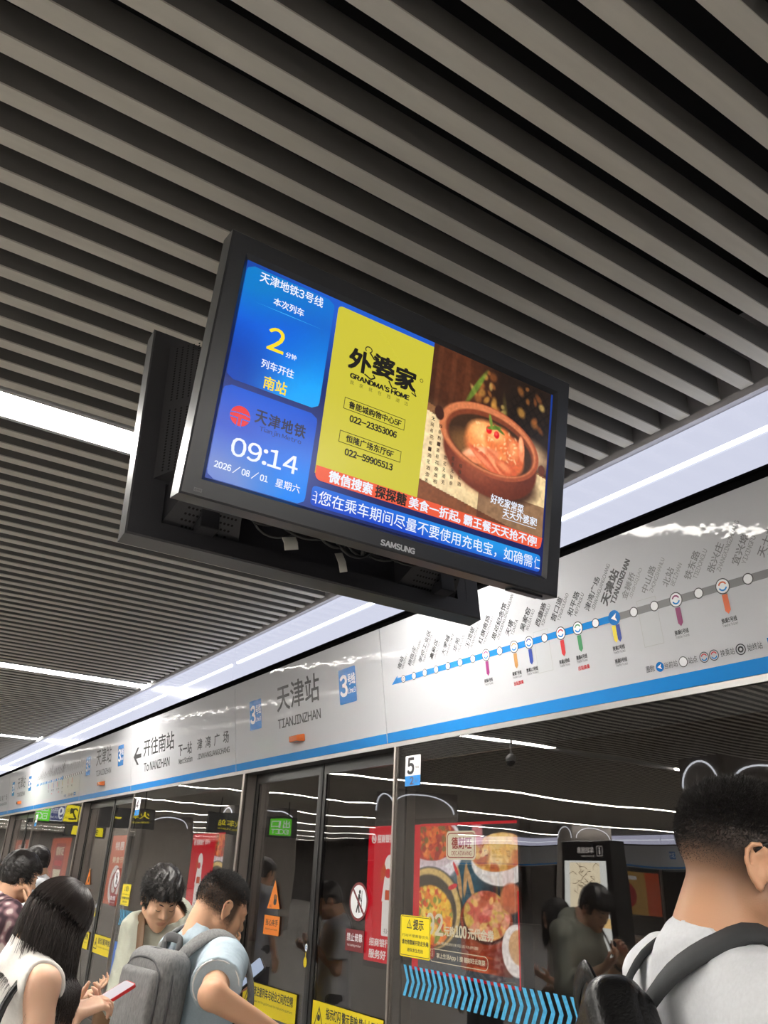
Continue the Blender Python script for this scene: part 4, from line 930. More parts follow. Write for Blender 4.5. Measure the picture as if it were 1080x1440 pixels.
def skin_mesh(name, ops, h, m, parent, colfn=None, n=2):
    lo, hi = bounds(ops); fd = Field(lo-0.03, hi+0.03, h)
    for o in ops: fd.op(o)
    V, Q = fd.mesh(); V = relax(V, Q, n)
    c = None if colfn is None else colfn(V)
    return link_mesh(name, np_mesh(name, V, Q, m, smooth=True, col=c), parent)
rc = lambda a,b,ra,rb,k=0.01,**kw: ('rc', dict(a=a,b=b,ra=ra,rb=rb,k=k,**kw))
def chain(P, Rr, k=0.01, **kw): return [rc(P[i],P[i+1],Rr[i],Rr[i+1],k,**kw) for i in range(len(P)-1)]
def folds(seed, scale=26.0, dirs=4):
    R = np.random.RandomState(seed); D = [unit(R.randn(3)*[1,1,.55]) for _ in range(dirs)]; ph = R.rand(dirs)*6.3; fr = scale*(.6+.9*R.rand(dirs))
    def fn(P):
        w = sum(np.sin(P@d*f*0.35+p*2) for d,f,p in zip(D[::-1],fr,ph)); s_ = 0
        for d,f,p in zip(D,fr,ph): s_ = s_ + (1-np.abs(np.sin(P@d*f+p+0.7*w)))**2
        return -(s_/dirs-.35)
    return fn
def strands(name, root, dirn, length, rad, m, parent, bend=None, rings=4, sides=3, paths=None):
    "many fine hairs as one mesh; paths (n,rings,3) overrides root/dir"
    if paths is None:
        t = np.linspace(0,1,rings)[None,:,None]; paths = root[:,None]+dirn[:,None]*length[:,None,None]*t
        if bend is not None: paths = paths+bend[:,None]*length[:,None,None]*t*t
    n, k = paths.shape[:2]; tan = np.gradient(paths, axis=1); tan /= np.maximum(np.linalg.norm(tan,axis=-1,keepdims=True),1e-9)
    ref = np.where(np.abs(tan[...,2:3])<.9, [[[0,0,1.]]], [[[1.,0,0]]]); a = np.cross(tan,ref); a /= np.maximum(np.linalg.norm(a,axis=-1,keepdims=True),1e-9); b = np.cross(tan,a)
    taper = np.clip(1.15-np.linspace(0,1,k)**2.2, .12, 1)[None,:,None]*(rad if np.isscalar(rad) else rad[:,None,None])
    V = np.stack([paths+(a*math.cos(2*PI*j/sides)+b*math.sin(2*PI*j/sides))*taper for j in range(sides)],2)
    I = np.arange(n*k*sides).reshape(n,k,sides); J = np.roll(I,-1,2)
    F = np.stack([I[:,:-1],J[:,:-1],J[:,1:],I[:,1:]],-1).reshape(-1,4)
    return link_mesh(name, np_mesh(name, V.reshape(-1,3), F, m, smooth=True), parent)

# ------------------------------------------------------------------ people
class Frame:
    def __init__(s, pos, az, k=1.0):
        a = math.radians(az); s.p = nv((pos[0],pos[1],0)); s.k = k
        s.r = nv((math.cos(a),-math.sin(a),0)); s.f = nv((math.sin(a),math.cos(a),0)); s.u = nv((0,0,1))
    def __call__(s, x, y, z): return s.p + (s.r*x+s.f*y+s.u*z)*s.k
    def loc(s, w): q = (nv(w)-s.p)/s.k; return nv((q@s.r, q@s.f, q[2]))
def head_frame(fr, c, yaw, pitch, roll):
    "world centre and axes (right, forward, up) of a head; pitch down, yaw to its right, degrees"
    y, p, r = [math.radians(v) for v in (yaw, pitch, roll)]
    rt = fr.r*math.cos(y)-fr.f*math.sin(y); f0 = fr.r*math.sin(y)+fr.f*math.cos(y)
    f = f0*math.cos(p)-fr.u*math.sin(p); u = fr.u*math.cos(p)+f0*math.sin(p)
    rt2 = rt*math.cos(r)-u*math.sin(r); u2 = u*math.cos(r)+rt*math.sin(r)
    return fr(*c), np.stack([rt2, f, u2], 1)
def head_ops(C, Rm, s=1.0, nose=1.0):
    P = lambda x,y,z: C + Rm@nv((x,y,z))*s
    el = lambda c,r,k=.012,**kw: ('el', dict(c=P(*c), R=Rm, r=nv(r)*s, k=k, **kw))
    o = [el((0,-.014,.036),(.0745,.096,.086)), el((0,.030,-.022),(.064,.066,.084),.03), rc(P(-.048,.0,-.05),P(0,.070,-.094),.026*s,.021*s,.02), rc(P(.048,.0,-.05),P(0,.070,-.094),.026*s,.021*s,.02), el((0,.050,-.06),(.046,.040,.05),.02),
         el((0,.079,.024),(.050,.014,.012),.016), el((.037,.064,-.024),(.024,.022,.022),.016), el((-.037,.064,-.024),(.024,.022,.022),.016)]
    for sx in (-1,1): o.append(el((sx*.031,.101,.006),(.017,.014,.011),.010,sub=True))
    for sx in (-1,1): o.append(el((sx*.031,.083,.004),(.0145,.0125,.0105),.004))
    o += [rc(P(0,.088,.010),P(0,.106*nose,-.024),.0085*s,.0125*s,.010), el((.012,.096,-.030),(.009,.010,.008),.005), el((-.012,.096,-.030),(.009,.010,.008),.005),
          el((0,.0915,-.056),(.023,.010,.0055),.005), el((0,.0895,-.0665),(.020,.011,.0065),.005), el((0,.094,-.0612),(.018,.005,.0014),.002,sub=True)]
    for sx in (-1,1):                          # ears: plate, rim, lobe, hollow
        o.append(el((sx*.0765,-.006,-.004),(.007,.017,.028),.006))
        rim = [(.010,.012),(.010,.024),(.002,.0315),(-.010,.032),(-.019,.024),(-.022,.010),(-.019,-.006),(-.012,-.020),(-.004,-.029)]
        pts = [P(sx*(.0815+.004*(-y_/.02 if y_ < 0 else 0)), y_-.004, z_-.004) for y_,z_ in rim]; o += chain(pts, [.0042*s]*8+[.0062*s], .003)
        o.append(el((sx*.0850,-.004,.004),(.0060,.0105,.019),.003,sub=True)); o += chain([P(sx*.0815,y_-.004,z_-.004) for y_,z_ in ((.004,.020),(-.010,.014),(-.013,.0),(-.007,-.012),(.002,-.017))],[.0028*s]*5,.003); o.append(el((sx*.081,.008,-.008),(.004,.004,.007),.003))
    return o
def hand_ops(W_, d, n, side, curl=(.5,.6,.7,.8), spread=.0, k=1.0, thumb=.3):
    d = unit(d); n = unit(n-d*(nv(n)@d)); a = np.cross(d,n)*side; o = []
    off = (.030,.010,-.010,-.027); Lg = (.070,.078,.072,.056); base = (.088,.092,.088,.080)
    for i in range(4): o.append(rc(W_+a*off[i]*.55*k+d*.004, W_+d*base[i]*k+a*off[i]*k, .0145*k, .0112*k, .012))
    for i in range(4):
        p = W_+d*base[i]*k+a*off[i]*k; c = curl[i]; ang = 0
        for j,(q,r0,r1) in enumerate(((.44,.0098,.0086),(.31,.0086,.0076),(.25,.0076,.0062))):
            ang += c*(.75,1.0,.8)[j]; dd = unit(d*math.cos(ang)+n*math.sin(ang)+a*spread*(1.5-i)*.12); e = p+dd*Lg[i]*q*k; o.append(rc(p,e,r0*k,r1*k,.0035)); p = e
    p = W_+d*.022*k+a*.026*k; d1 = unit(d*.62+a*.62+n*.45*thumb*2); e = p+d1*.042*k; d2 = unit(d*.9+a*.15+n*.6*thumb*2); e2 = e+d2*.034*k; e3 = e2+unit(d*.9-a*.1+n*.6*thumb*2)*.024*k
    o += [rc(W_+a*.012*k+d*.006, p+d1*.01*k, .015*k, .0135*k, .012), rc(p,e,.0135*k,.0112*k,.008), rc(e,e2,.0108*k,.0095*k,.004), rc(e2,e3,.0092*k,.0072*k,.004)]
    return o
def elbow(S_, W_, l1, l2, pole):
    v = W_-S_; D = min(np.linalg.norm(v), (l1+l2)*.995); u = unit(v); x = (l1*l1-l2*l2+D*D)/(2*D); hgt = math.sqrt(max(l1*l1-x*x, 0)); q = unit(nv(pole)-u*(nv(pole)@u)); return S_+u*x+q*hgt
class Person:
    """one figure: a continuous body plus clothes, hair and shoes as its parts"""
    def __init__(s, label, pos, az, H=1.70, head=(0,.035,1.60), pitch=20, yaw=0, roll=0, hands=None, slim=1.0, h=0.006, skin=(214,170,140), lean=0.0, sh_z=1.40, group=None, nose=1.0, hs=1.0, build_w=1.0):
        s.k = H/1.72; s.fr = Frame(pos, az, s.k); s.h = h; s.slim = slim; s.hands = hands or {}; fr = s.fr
        s.root = empty('person', (pos[0],pos[1],0), label, 'person', group); s.hs = hs*s.k
        s.C, s.R = head_frame(fr, head, yaw, pitch, roll); s.hp = lambda x,y,z: s.C+s.R@nv((x,y,z))*s.hs
        w = s.slim; s.bw = build_w
        s.pel = fr(0,0,.93); s.wai = fr(0,lean*.3,1.10); s.che = fr(0,lean*.75,1.27); s.upc = fr(0,lean-.012,sh_z-.035); s.nek = fr(0,lean-.028,sh_z+.055)
        s.sh = {1: fr(.172*w*build_w,lean-.012,sh_z-.012), -1: fr(-.172*w*build_w,lean-.012,sh_z-.012)}
        s.hip = {1: fr(.088,0,.90), -1: fr(-.088,0,.90)}; s.kne = {1: fr(.10,.02,.49), -1: fr(-.10,.02,.49)}; s.ank = {1: fr(.105,-.015,.085), -1: fr(-.105,-.015,.085)}
        s.el = {}; s.wr = {}; l1, l2 = .285*s.k, .255*s.k
        for sd in (1,-1):
            hd = s.hands.get(sd)
            if hd is None: s.wr[sd] = fr(sd*.235*w*build_w,lean+.05,.84); s.el[sd] = elbow(s.sh[sd], s.wr[sd], l1, l2, -fr.f+fr.r*sd*.3)
            else: s.wr[sd] = nv(hd['w']); s.el[sd] = elbow(s.sh[sd], s.wr[sd], l1, l2, hd.get('pole', -fr.u-fr.f*.4+fr.r*sd*.25))
        s.skin_c = np.array([lin(c) for c in skin])
    def torso(s, g=0.0, hem=None):
        f = s.fr.f; k, w = s.k, s.slim*s.bw; sq = (f,.70)
        o = [rc(s.pel,s.wai,.140*k*w+g,.126*k*w+g,.03,sq=sq), rc(s.wai,s.che,.126*k*w+g,.150*k*w+g,.03,sq=sq), rc(s.che,s.upc,.150*k*w+g,.112*k*w+g,.03,sq=sq)]
        for sd in (1,-1): o.append(rc(s.upc+s.fr.r*sd*.06*k, s.sh[sd], .082*k*w+g, .058*k*w+g, .035)); o.append(rc(s.nek-s.fr.u*.035*k, s.sh[sd]+s.fr.u*.004, .050*k+g, .046*k*w+g, .03))
        return o
    def arm(s, sd, g=0.0):
        k, w = s.k, s.slim; return [rc(s.sh[sd],s.el[sd],.053*k*w+g,.041*k*w+g,.03), rc(s.el[sd],s.wr[sd],.042*k*w+g,.0265*k*w+g,.012)]
    def leg(s, sd, g=0.0):
        k, w = s.k, s.slim; return [rc(s.hip[sd],s.kne[sd],.088*k*w+g,.055*k*w+g,.02), rc(s.kne[sd],s.ank[sd],.056*k*w+g,.038*k*w+g,.02)]
    def body(s, m, colfn=None):
        o = s.torso(-.004)
        for sd in (1,-1):
            o += s.arm(sd) + s.leg(sd) + [rc(s.ank[sd], s.ank[sd]+s.fr.f*.13*s.k-s.fr.u*.045*s.k, .036*s.k, .026*s.k, .02)]
            hd = s.hands.get(sd, {}); d = unit(s.wr[sd]-s.el[sd])
            o += hand_ops(s.wr[sd], nv(hd.get('d', d)), nv(hd.get('n', -s.fr.r*sd)), sd, hd.get('curl', (.3,.35,.4,.45)), hd.get('spread', .3), s.k*.97, hd.get('thumb', .3))
        nb = s.nek+s.fr.f*.012
        o += [rc(nb-s.fr.u*.03, s.hp(0,-.026,-.062), .064*s.k*min(1,s.slim+.03), .056*s.hs*min(1,s.slim+.03), .02), rc(s.hp(0,-.05,-.02), nb-s.fr.f*.03, .045*s.hs, .05*s.k*s.slim, .03)]
        o += head_ops(s.C, s.R, s.hs)
        base = s.skin_c
        def cf(V):
            q = (V-s.C)@s.R/s.hs; c = np.tile(base, (len(V),1)); x,y,z = np.abs(q[:,0]),q[:,1],q[:,2]
            lip = np.clip(1.4-(((x/.023)**2)+((z+.0615)/.0115)**2),0,1)*(y > .083); c = c*(1-lip[:,None]*.55)+lip[:,None]*.55*np.array([.34,.10,.09])
            if colfn is not None: c = colfn(c, q, V)
            return c
        s.mesh = skin_mesh('body', o, s.h, m, s.root, cf); return s
    def shirt(s, name, m, sleeve=.55, g=.016, hem=.80, neck=.010, wave=.005, seed=1, sl_g=.016, neckdrop=0.0, h=None, colfn=None, band=.012):
        k = s.k; o = s.torso(g)
        o[0] = rc(s.fr(0,0,hem+.06), s.wai, .160*k*s.slim*s.bw+g+.006, .134*k*s.slim*s.bw+g+.006, .03, sq=(s.fr.f,.76))
        if sleeve:
            for sd in (1,-1):
                S_, E_, W_ = s.sh[sd], s.el[sd], s.wr[sd]; w = s.slim
                if sleeve <= 1: e = S_+(E_-S_)*sleeve; o.append(rc(S_, S_+(E_-S_)*(sleeve+.2), .058*k*w+sl_g*.7, .052*k*w+sl_g*1.35, .03, planes=[(e, E_-S_)]))
                else:
                    e = E_+(W_-E_)*(sleeve-1); o.append(rc(S_, E_, .058*k*w+sl_g*.7, .048*k*w+sl_g, .03)); o.append(rc(E_, W_, .048*k*w+sl_g, .034*k*w+sl_g, .015, planes=[(e, W_-E_)]))
        else:
            for sd in (1,-1): o.append(('rc', dict(a=s.sh[sd]+s.fr.r*sd*.052*k-s.fr.u*.12*k, b=s.sh[sd]+s.fr.r*sd*.052*k+s.fr.u*.1*k, ra=.066*k, rb=.058*k, k=.012, sub=True)))
        nb = s.nek+s.fr.f*.014; up = unit(s.hp(0,-.02,-.06)-nb)
        o.append(('cut', s.fr(0,0,hem), -s.fr.u))
        if band: pl = [(nb+up*band, unit(up+s.fr.f*.45))]; o.append(rc(nb-up*.03, nb+up*.06, .082*k, .072*k, .018, planes=pl))
        o.append(('rc', dict(a=nb-up*.035+s.fr.f*(.012+neckdrop), b=nb+up*.14, ra=.060*k+neck*.4+neckdrop*.6, rb=.066*k+neck*.6+neckdrop*.4, k=.004, sub=True)))
        if wave: o += [('wave', wave, folds(seed)), ('wave', wave*.8, folds(seed+1, 62, 3))]
        skin_mesh(name, o, h or s.h, m, s.root, colfn, 1); return s
    def trousers(s, m, g=.014, top=.98, bottom=.075, seed=3, name='trousers', wave=.005):
        k = s.k; o = [rc(s.fr(0,0,.90), s.fr(0,0,1.02), .142*k*s.slim+g*.4, .130*k*s.slim+g*.4, .03, sq=(s.fr.f,.74))]
        for sd in (1,-1): o += [rc(s.hip[sd],s.kne[sd],.084*k*s.slim+g*.8,.062*k*s.slim+g,.03), rc(s.kne[sd],s.ank[sd]-s.fr.u*.03,.060*k*s.slim+g,.050*k*s.slim+g,.02)]
        o += [('cut', s.fr(0,0,top), s.fr.u), ('cut', s.fr(0,0,bottom), -s.fr.u)]
        if wave: o.append(('wave', wave, folds(seed, 20)))
        skin_mesh(name, o, max(s.h,.007), m, s.root); return s
    def shoes(s, m, sole=None):
        for sd in (1,-1):
            a = s.ank[sd]; f = unit(s.fr.f+s.fr.r*sd*.12); u = s.fr.u; z = lambda p,hh: nv((p[0],p[1],hh))
            o = [rc(z(a-f*.04,.045), z(a+f*.07,.050), .042, .044, .02), rc(z(a+f*.07,.046), z(a+f*.165,.034), .044, .032, .02), rc(z(a,.06), z(a,.095), .042, .040, .015), ('cut', nv((0,0,.002)), nv((0,0,-1))), ('cut', nv((0,0,.105)), nv((0,0,1)))]
            skin_mesh('shoe', o, .006, m, s.root)
        return s
    def brows(s, m, lash=True):
        for sx in (-1,1):
            b = MB(); b.tube([s.hp(sx*x, y, z) for x,y,z in ((.014,.0935,.024),(.028,.0925,.029),(.046,.078,.025))], [.0028*s.hs,.0030*s.hs,.0014*s.hs], m, 6); b.build('eyebrow', s.root)
            b = MB(); b.tube([s.hp(sx*x, y, z) for x,y,z in ((.018,.0905,.001),(.031,.0965,-.001),(.044,.087,.001))], [.0010,.0014,.0010], m, 5); b.build('eyelashes', s.root)
        return s
    def hair_cap(s, m, th=.012, front=.062, side=-.01, nape=-.055, name='hair', top=0.0, wave=.004, seed=5, fringe=0.0, h=None, freq=70):
        "solid under-layer of short hair: a skin over the skull, open at the face and above the ears"
        o = [('el', dict(c=s.hp(0,-.016,.038+top*.5), R=s.R, r=nv((.0745+th,.096+th,.086+th+top*.6))*s.hs, k=.01)), ('el', dict(c=s.hp(0,-.05,-.01), R=s.R, r=nv((.066+th*.6,.055+th*.6,.060))*s.hs, k=.02))]
        if fringe: o.append(('el', dict(c=s.hp(0,.055,.058), R=s.R, r=nv((.068,.050,.042+fringe))*s.hs, k=.02)))
        # open the face: everything in front of a slanted plane below the hairline
        o.append(('box', dict(c=s.hp(0,.115,front-fringe-.12), R=s.R, e=nv((.12,.075,.12))*s.hs, rad=.02*s.hs, k=.012, sub=True)))
        for sx in (-1,1): o.append(('el', dict(c=s.hp(sx*.085,.000,-.022+side), R=s.R, r=nv((.030,.032,.045))*s.hs, k=.010, sub=True)))
        o.append(('cut', s.hp(0,-.05,nape), -s.R[:,2]+s.R[:,1]*.15))
        if wave: o.append(('wave', wave, lambda P: np.sin(((P-s.C)@s.R[:,0])*freq*2.1+np.sin(((P-s.C)@s.R[:,1])*freq)*1.3)*.6+np.sin(((P-s.C)@(s.R[:,0]+s.R[:,2]))*freq*4)*.4))
        skin_mesh(name, o, h or min(s.h,.005), m, s.root); return s
    def hair_strands(s, m, n, lenfn, rad=.0005, seed=1, th=.004, swirl=(.1,.6,.5), zmin=-.06, jitter=.35, fmin=None, name='hair'):
        R_ = np.random.RandomState(seed); P = []; 
        while len(P) < n:
            q = R_.randn(4*n,3); q /= np.linalg.norm(q,axis=1)[:,None]; p = q*nv((.0745+th,.096+th,.086+th))+nv((0,-.014,.036)); L = lenfn(p); ok = (L > 0.001)&(p[:,2] > zmin)
            P += [(a,b,l) for a,b,l in zip(p[ok],q[ok],L[ok])]
        P = P[:n]; p = np.array([x[0] for x in P]); q = np.array([x[1] for x in P]); L = np.array([x[2] for x in P])
        nn = q/nv((.0745,.096,.086)); nn /= np.linalg.norm(nn,axis=1)[:,None]
        d = nn*.8+nv(swirl)*1.0*np.clip(L/.02,0.15,1)[:,None]+R_.randn(n,3)*jitter; d /= np.linalg.norm(d,axis=1)[:,None]; bend = -.25*nn+R_.randn(n,3)*.15+nv((0,0,-.1))
        strands(name, s.C+(p@s.R.T)*s.hs, d@s.R.T, L*s.hs, rad, m, s.root, bend@s.R.T); return s
M_skin = attr_mat('skin', 1.0, False, 0.45, 0.12, 0.12, 420)
M_hair = mat('black_hair', rgb(30,26,25), 0.42, spec=0.5)
M_hairb = mat('dark_brown_hair', rgb(44,34,30), 0.40, spec=0.5)
def cloth(n, r, g, b, noise=.05, rough=.85): return mat(n, rgb(r,g,b), rough, noise=noise, nscale=180, bump=.12, bscale=700)
# ------------------------------------------------------------------ the travellers
M_wtee = cloth('white_tee', 214,216,220); M_bluetee = cloth('pale_blue_tee', 168,184,194); M_greentee = cloth('sage_tee', 162,164,150); M_cream = cloth('cream_top', 222,216,206); M_whitetop = cloth('white_sleeveless_top', 226,222,216)
M_navy = cloth('navy_trousers', 38,42,54); M_char = cloth('charcoal_trousers', 48,48,52); M_khaki = cloth('khaki_trousers', 136,124,104); M_shoe = mat('dark_shoe', rgb(36,34,34), .5); M_shoew = mat('white_shoe', rgb(210,210,208), .5)
M_frameblk = mat('black_spectacle_frame', rgb(14,14,15), .3); M_leather = mat('black_leather', rgb(13,13,14), .27, spec=.3, bump=.2, bscale=260); M_strap = mat('dark_grey_webbing', rgb(50,52,54), .8, bump=.3, bscale=900)
M_pack = mat('grey_marled_fabric', rgb(112,112,112), .9, noise=.30, nscale=160, bump=.25, bscale=500, stretch=(1,1,.35)); M_packd = mat('dark_grey_trim', rgb(78,78,80), .85); M_brown = mat('brown_strap', rgb(96,70,46), .6)
M_phone = mat('dark_phone_case', rgb(24,25,28), .3); M_phonered = mat('red_phone_case', rgb(206,52,56), .35); E_phone = glow('phone_screen', rgb(176,190,214), .8); E_phone2 = glow('phone_screen_pale', rgb(236,226,232), .8)
def sm(x, a, b): t = np.clip((x-a)/(b-a),0,1); return t*t*(3-2*t)
# ---- man at right, seen from behind
RM = Person('man in white T-shirt seen from behind at right, short black hair, glasses and black bag', (1.176,.854), 117, 1.74, (0,.05,1.617), 3, 15, 0, None, .96, .0042, (206,158,126), 0.0, 1.443, hs=.96, build_w=1.05)
def rmcol(c, q, V):
    x,y,z = q[:,0],q[:,1],q[:,2]; a = sm(z+.35*np.clip(y,-.2,.03), -.105, .020)*sm(-y, -.055, -.030)*(np.abs(x) < .079); a = np.maximum(a, sm(z,.045,.06)*(y<.07))
    a = np.clip(a,0,.96); return c*(1-a[:,None])+a[:,None]*np.array([.020,.016,.015])
RM.body(M_skin, rmcol); RM.shirt('t_shirt', M_wtee, .62, .018, .78, .006, .009, 11, .022, band=-.018); RM.trousers(M_char); RM.shoes(M_shoe)
RM.hair_strands(M_hair, 13000, lambda p: np.where(p[:,2]>.045+.02*np.clip(-p[:,1]*8,-1,1), .008+.017*sm(p[:,2],.05,.105), 0), .00055, 3, .0, (.05,.35,.40), .035, .30, name='hair')
RM.hair_strands(M_hair, 20000, lambda p: np.where((p[:,1]<.035)&(p[:,2]>-.080-.25*np.clip(p[:,1]+.05,-.1,.0)), .0025+.009*sm(p[:,2],.005,.07), 0)*(np.random.RandomState(5).rand(len(p)) < .05+.95*sm(p[:,2],-.075,.03)), .00030, 4, -.001, (0,-.05,-.45), -.09, .25, name='hair_fade')
b = MB()
for sx in (-1,1):
    b.tube([RM.hp(sx*.081,-.012,.018), RM.hp(sx*.083,.004,.030), RM.hp(sx*.084,.03,.031), RM.hp(sx*.078,.095,.028)], .0026, M_frameblk, 8)
    b.tube([RM.hp(sx*(.040+.030*math.cos(t)), .104, .006+.022*math.sin(t)) for t in np.linspace(0,2*PI,21)], .0016, M_frameblk, 6)
b.tube([RM.hp(-.010,.105,.008), RM.hp(0,.108,.012), RM.hp(.010,.105,.008)], .0016, M_frameblk, 6); g = b.build('glasses', RM.root)
RM.brows(M_hair)
def rbox_obj(name, c, Rm, e, rad, m, parent, h=.006, extra=(), wave=0, seed=1):
    o = [('box', dict(c=c, R=Rm, e=nv(e), rad=rad, k=.01))]+list(extra)
    if wave: o.append(('wave', wave, folds(seed, 30)))
    return skin_mesh(name, o, h, m, parent)
def axes(y, z):
    z = unit(z); y = unit(nv(y)-z*(nv(y)@z)); return np.stack([np.cross(y,z), y, z], 1)
# his black leather backpack
fr = RM.fr
BK = empty('backpack', tuple(fr(.0,-.20,0))[:2]+(1.2,), 'black leather backpack hanging low on the man in white at right', 'backpack')
A_ = axes(fr.f+fr.u*.12, fr.u*.80-fr.r*.60); bc = fr(.070,-.172,1.262)
rbox_obj('bag_body', bc, A_, (.110,.042,.18), .034, M_leather, BK, .006, wave=.007, seed=4)
rbox_obj('bag_flap', bc+A_[:,2]*.125-A_[:,1]*.016, A_, (.114,.044,.070), .036, M_leather, BK, .005, wave=.004, seed=6)
def strap_pts(P, n=26):
    P = np.array(P); t = np.linspace(0,len(P)-1,n); out = []
    for v in t:
        i = min(int(v), len(P)-2); f = v-i; p0,p1,p2,p3 = P[max(i-1,0)],P[i],P[i+1],P[min(i+2,len(P)-1)]
        out.append(.5*((2*p1)+(-p0+p2)*f+(2*p0-5*p1+4*p2-p3)*f*f+(-p0+3*p1-3*p2+p3)*f**3))
    return out
def strap(name, P, axis_c, w, th, m, parent, n=26):
    pts = strap_pts(P, n); nr = []
    for p in pts:
        d = nv(p)-nv(axis_c); d = d-nv((0,0,1))*d[2]*.0; nr.append(unit(d))
    b = MB(); b.ribbon(pts, [Vector(x) for x in nr], w, th, m); return b.build(name, parent)
ctr = fr(0,0,1.30)
strap('shoulder_strap', [fr(-.045,-.150,1.395), fr(-.085,-.135,1.43), fr(-.115,-.085,1.482), fr(-.125,-.02,1.505), fr(-.130,.06,1.455), fr(-.13,.125,1.36), fr(-.125,.14,1.22)], ctr, .040, .010, M_strap, BK)
strap('shoulder_strap', [fr(-.035,-.155,1.395), fr(.0,-.140,1.420), fr(.050,-.112,1.474), fr(.085,-.060,1.513), fr(.105,.0,1.528), fr(.118,.075,1.465), fr(.125,.13,1.36), fr(.125,.14,1.22)], ctr, .042, .012, M_strap, BK)
b = MB(); b.ribbon(strap_pts([bc+A_@nv((-.05,-.02,.185)), bc+A_@nv((-.045,-.03,.235)), bc+A_@nv((.03,-.03,.235)), bc+A_@nv((.04,-.02,.185))]), tuple(A_[:,1]), .03, .006, M_leather); b.build('grab_handle', BK)

# ---- woman in white at front left, long dark hair, on her phone
GW = Person('woman with long dark hair in white sleeveless top, reading a red phone at lower left', (.605,2.765), 83, 1.58, (0,.050,1.555), 36, 0, 0,
    {1: dict(w=(.735,2.700,1.205), d=(.88,.30,.28), n=(.1,.3,-1), curl=(.35,.45,.6,.75), pole=(-.3,-.5,-1), spread=.25, thumb=.2), -1: dict(w=(.765,2.915,1.165), d=(.80,-.35,.42), n=(-.3,-.1,1), curl=(.7,.8,.8,.8), thumb=.6)}, .88, .0045, (224,180,152), 0.0, 1.412, hs=.92)
GW.body(M_skin); GW.shirt('sleeveless_top', M_whitetop, 0, .014, .74, .014, .004, 21, neckdrop=.015); GW.trousers(M_navy); GW.shoes(M_shoew); GW.brows(M_hairb)
def long_hair(s, m, n, drop, seed, part=.0, back=.25, fwd=.35, push=(.20,.125), r=.0011, spread=.22, axis=(0,0)):
    "strands that lie on the skull and then hang; kept outside neck, shoulders and back"
    R_ = np.random.RandomState(seed); k = 20; out = np.zeros((n,k,3)); up = nv((0,0,1)); head_r = nv((.0745,.096,.086))*s.hs+.012
    c0 = s.hp(0,-.014,.036)
    for i in range(n):
        while True:
            ph = R_.rand()*2*PI
            if abs(((ph-PI/2+PI)%(2*PI))-PI) > fwd: break
        th0 = .03+R_.rand()*.45; lay = R_.rand()*.010; ho = c0; L = drop*(.75+.25*R_.rand())*(1.0-back*max(0.0, math.sin(ph)+.35))*(.80 if math.sin(ph) < -.25 else 1.0); thend = 1.50+.2*R_.rand(); P = []
        for j in range(8):
            th = th0+(thend-th0)*j/7; q = nv((math.sin(th)*math.cos(ph), math.sin(th)*math.sin(ph), math.cos(th)))*(head_r+lay); P.append(ho+s.R@q)
        out_d = unit(s.R@nv((math.cos(ph),math.sin(ph),0))*nv((1,1,0))+1e-6); v = unit(P[-1]-P[-2]); p = P[-1]; st = L/(k-8); jx = R_.randn(3)*.06
        for j in range(k-8):
            g_ = min(1, .35+j*.22); v = unit(v*(1-g_)+g_*(-up+out_d*spread*math.exp(-j*.4)+jx*nv((1,1,0))-s.fr.f*.10)); p = p+v*st
            q = s.fr.loc(p)
            if q[2] < s.nekz+.03:
                ex, ey = push[0]+.016*R_.rand(), push[1]+.016*R_.rand(); tt = np.clip((s.nekz+.03-q[2])/.07,0,1); ex = .075+(ex-.075)*tt; ey = .085+(ey-.085)*tt; d_ = math.hypot(q[0]/ex, q[1]/ey)
                if d_ < 1 and d_ > 1e-4: q = nv((q[0]/d_, q[1]/d_, q[2])); p = s.fr(*q)
            P.append(p)
        out[i] = P
    strands('hair_strands', None, None, None, r, m, s.root, paths=out)
GW.nekz = 1.42
GW.hair_cap(M_hairb, .006, .085, -.06, -.10, 'hair', .002, .001, 7)
long_hair(GW, M_hairb, 4600, .295, 5, back=.10, fwd=.30, push=(.165,.145), spread=.14)
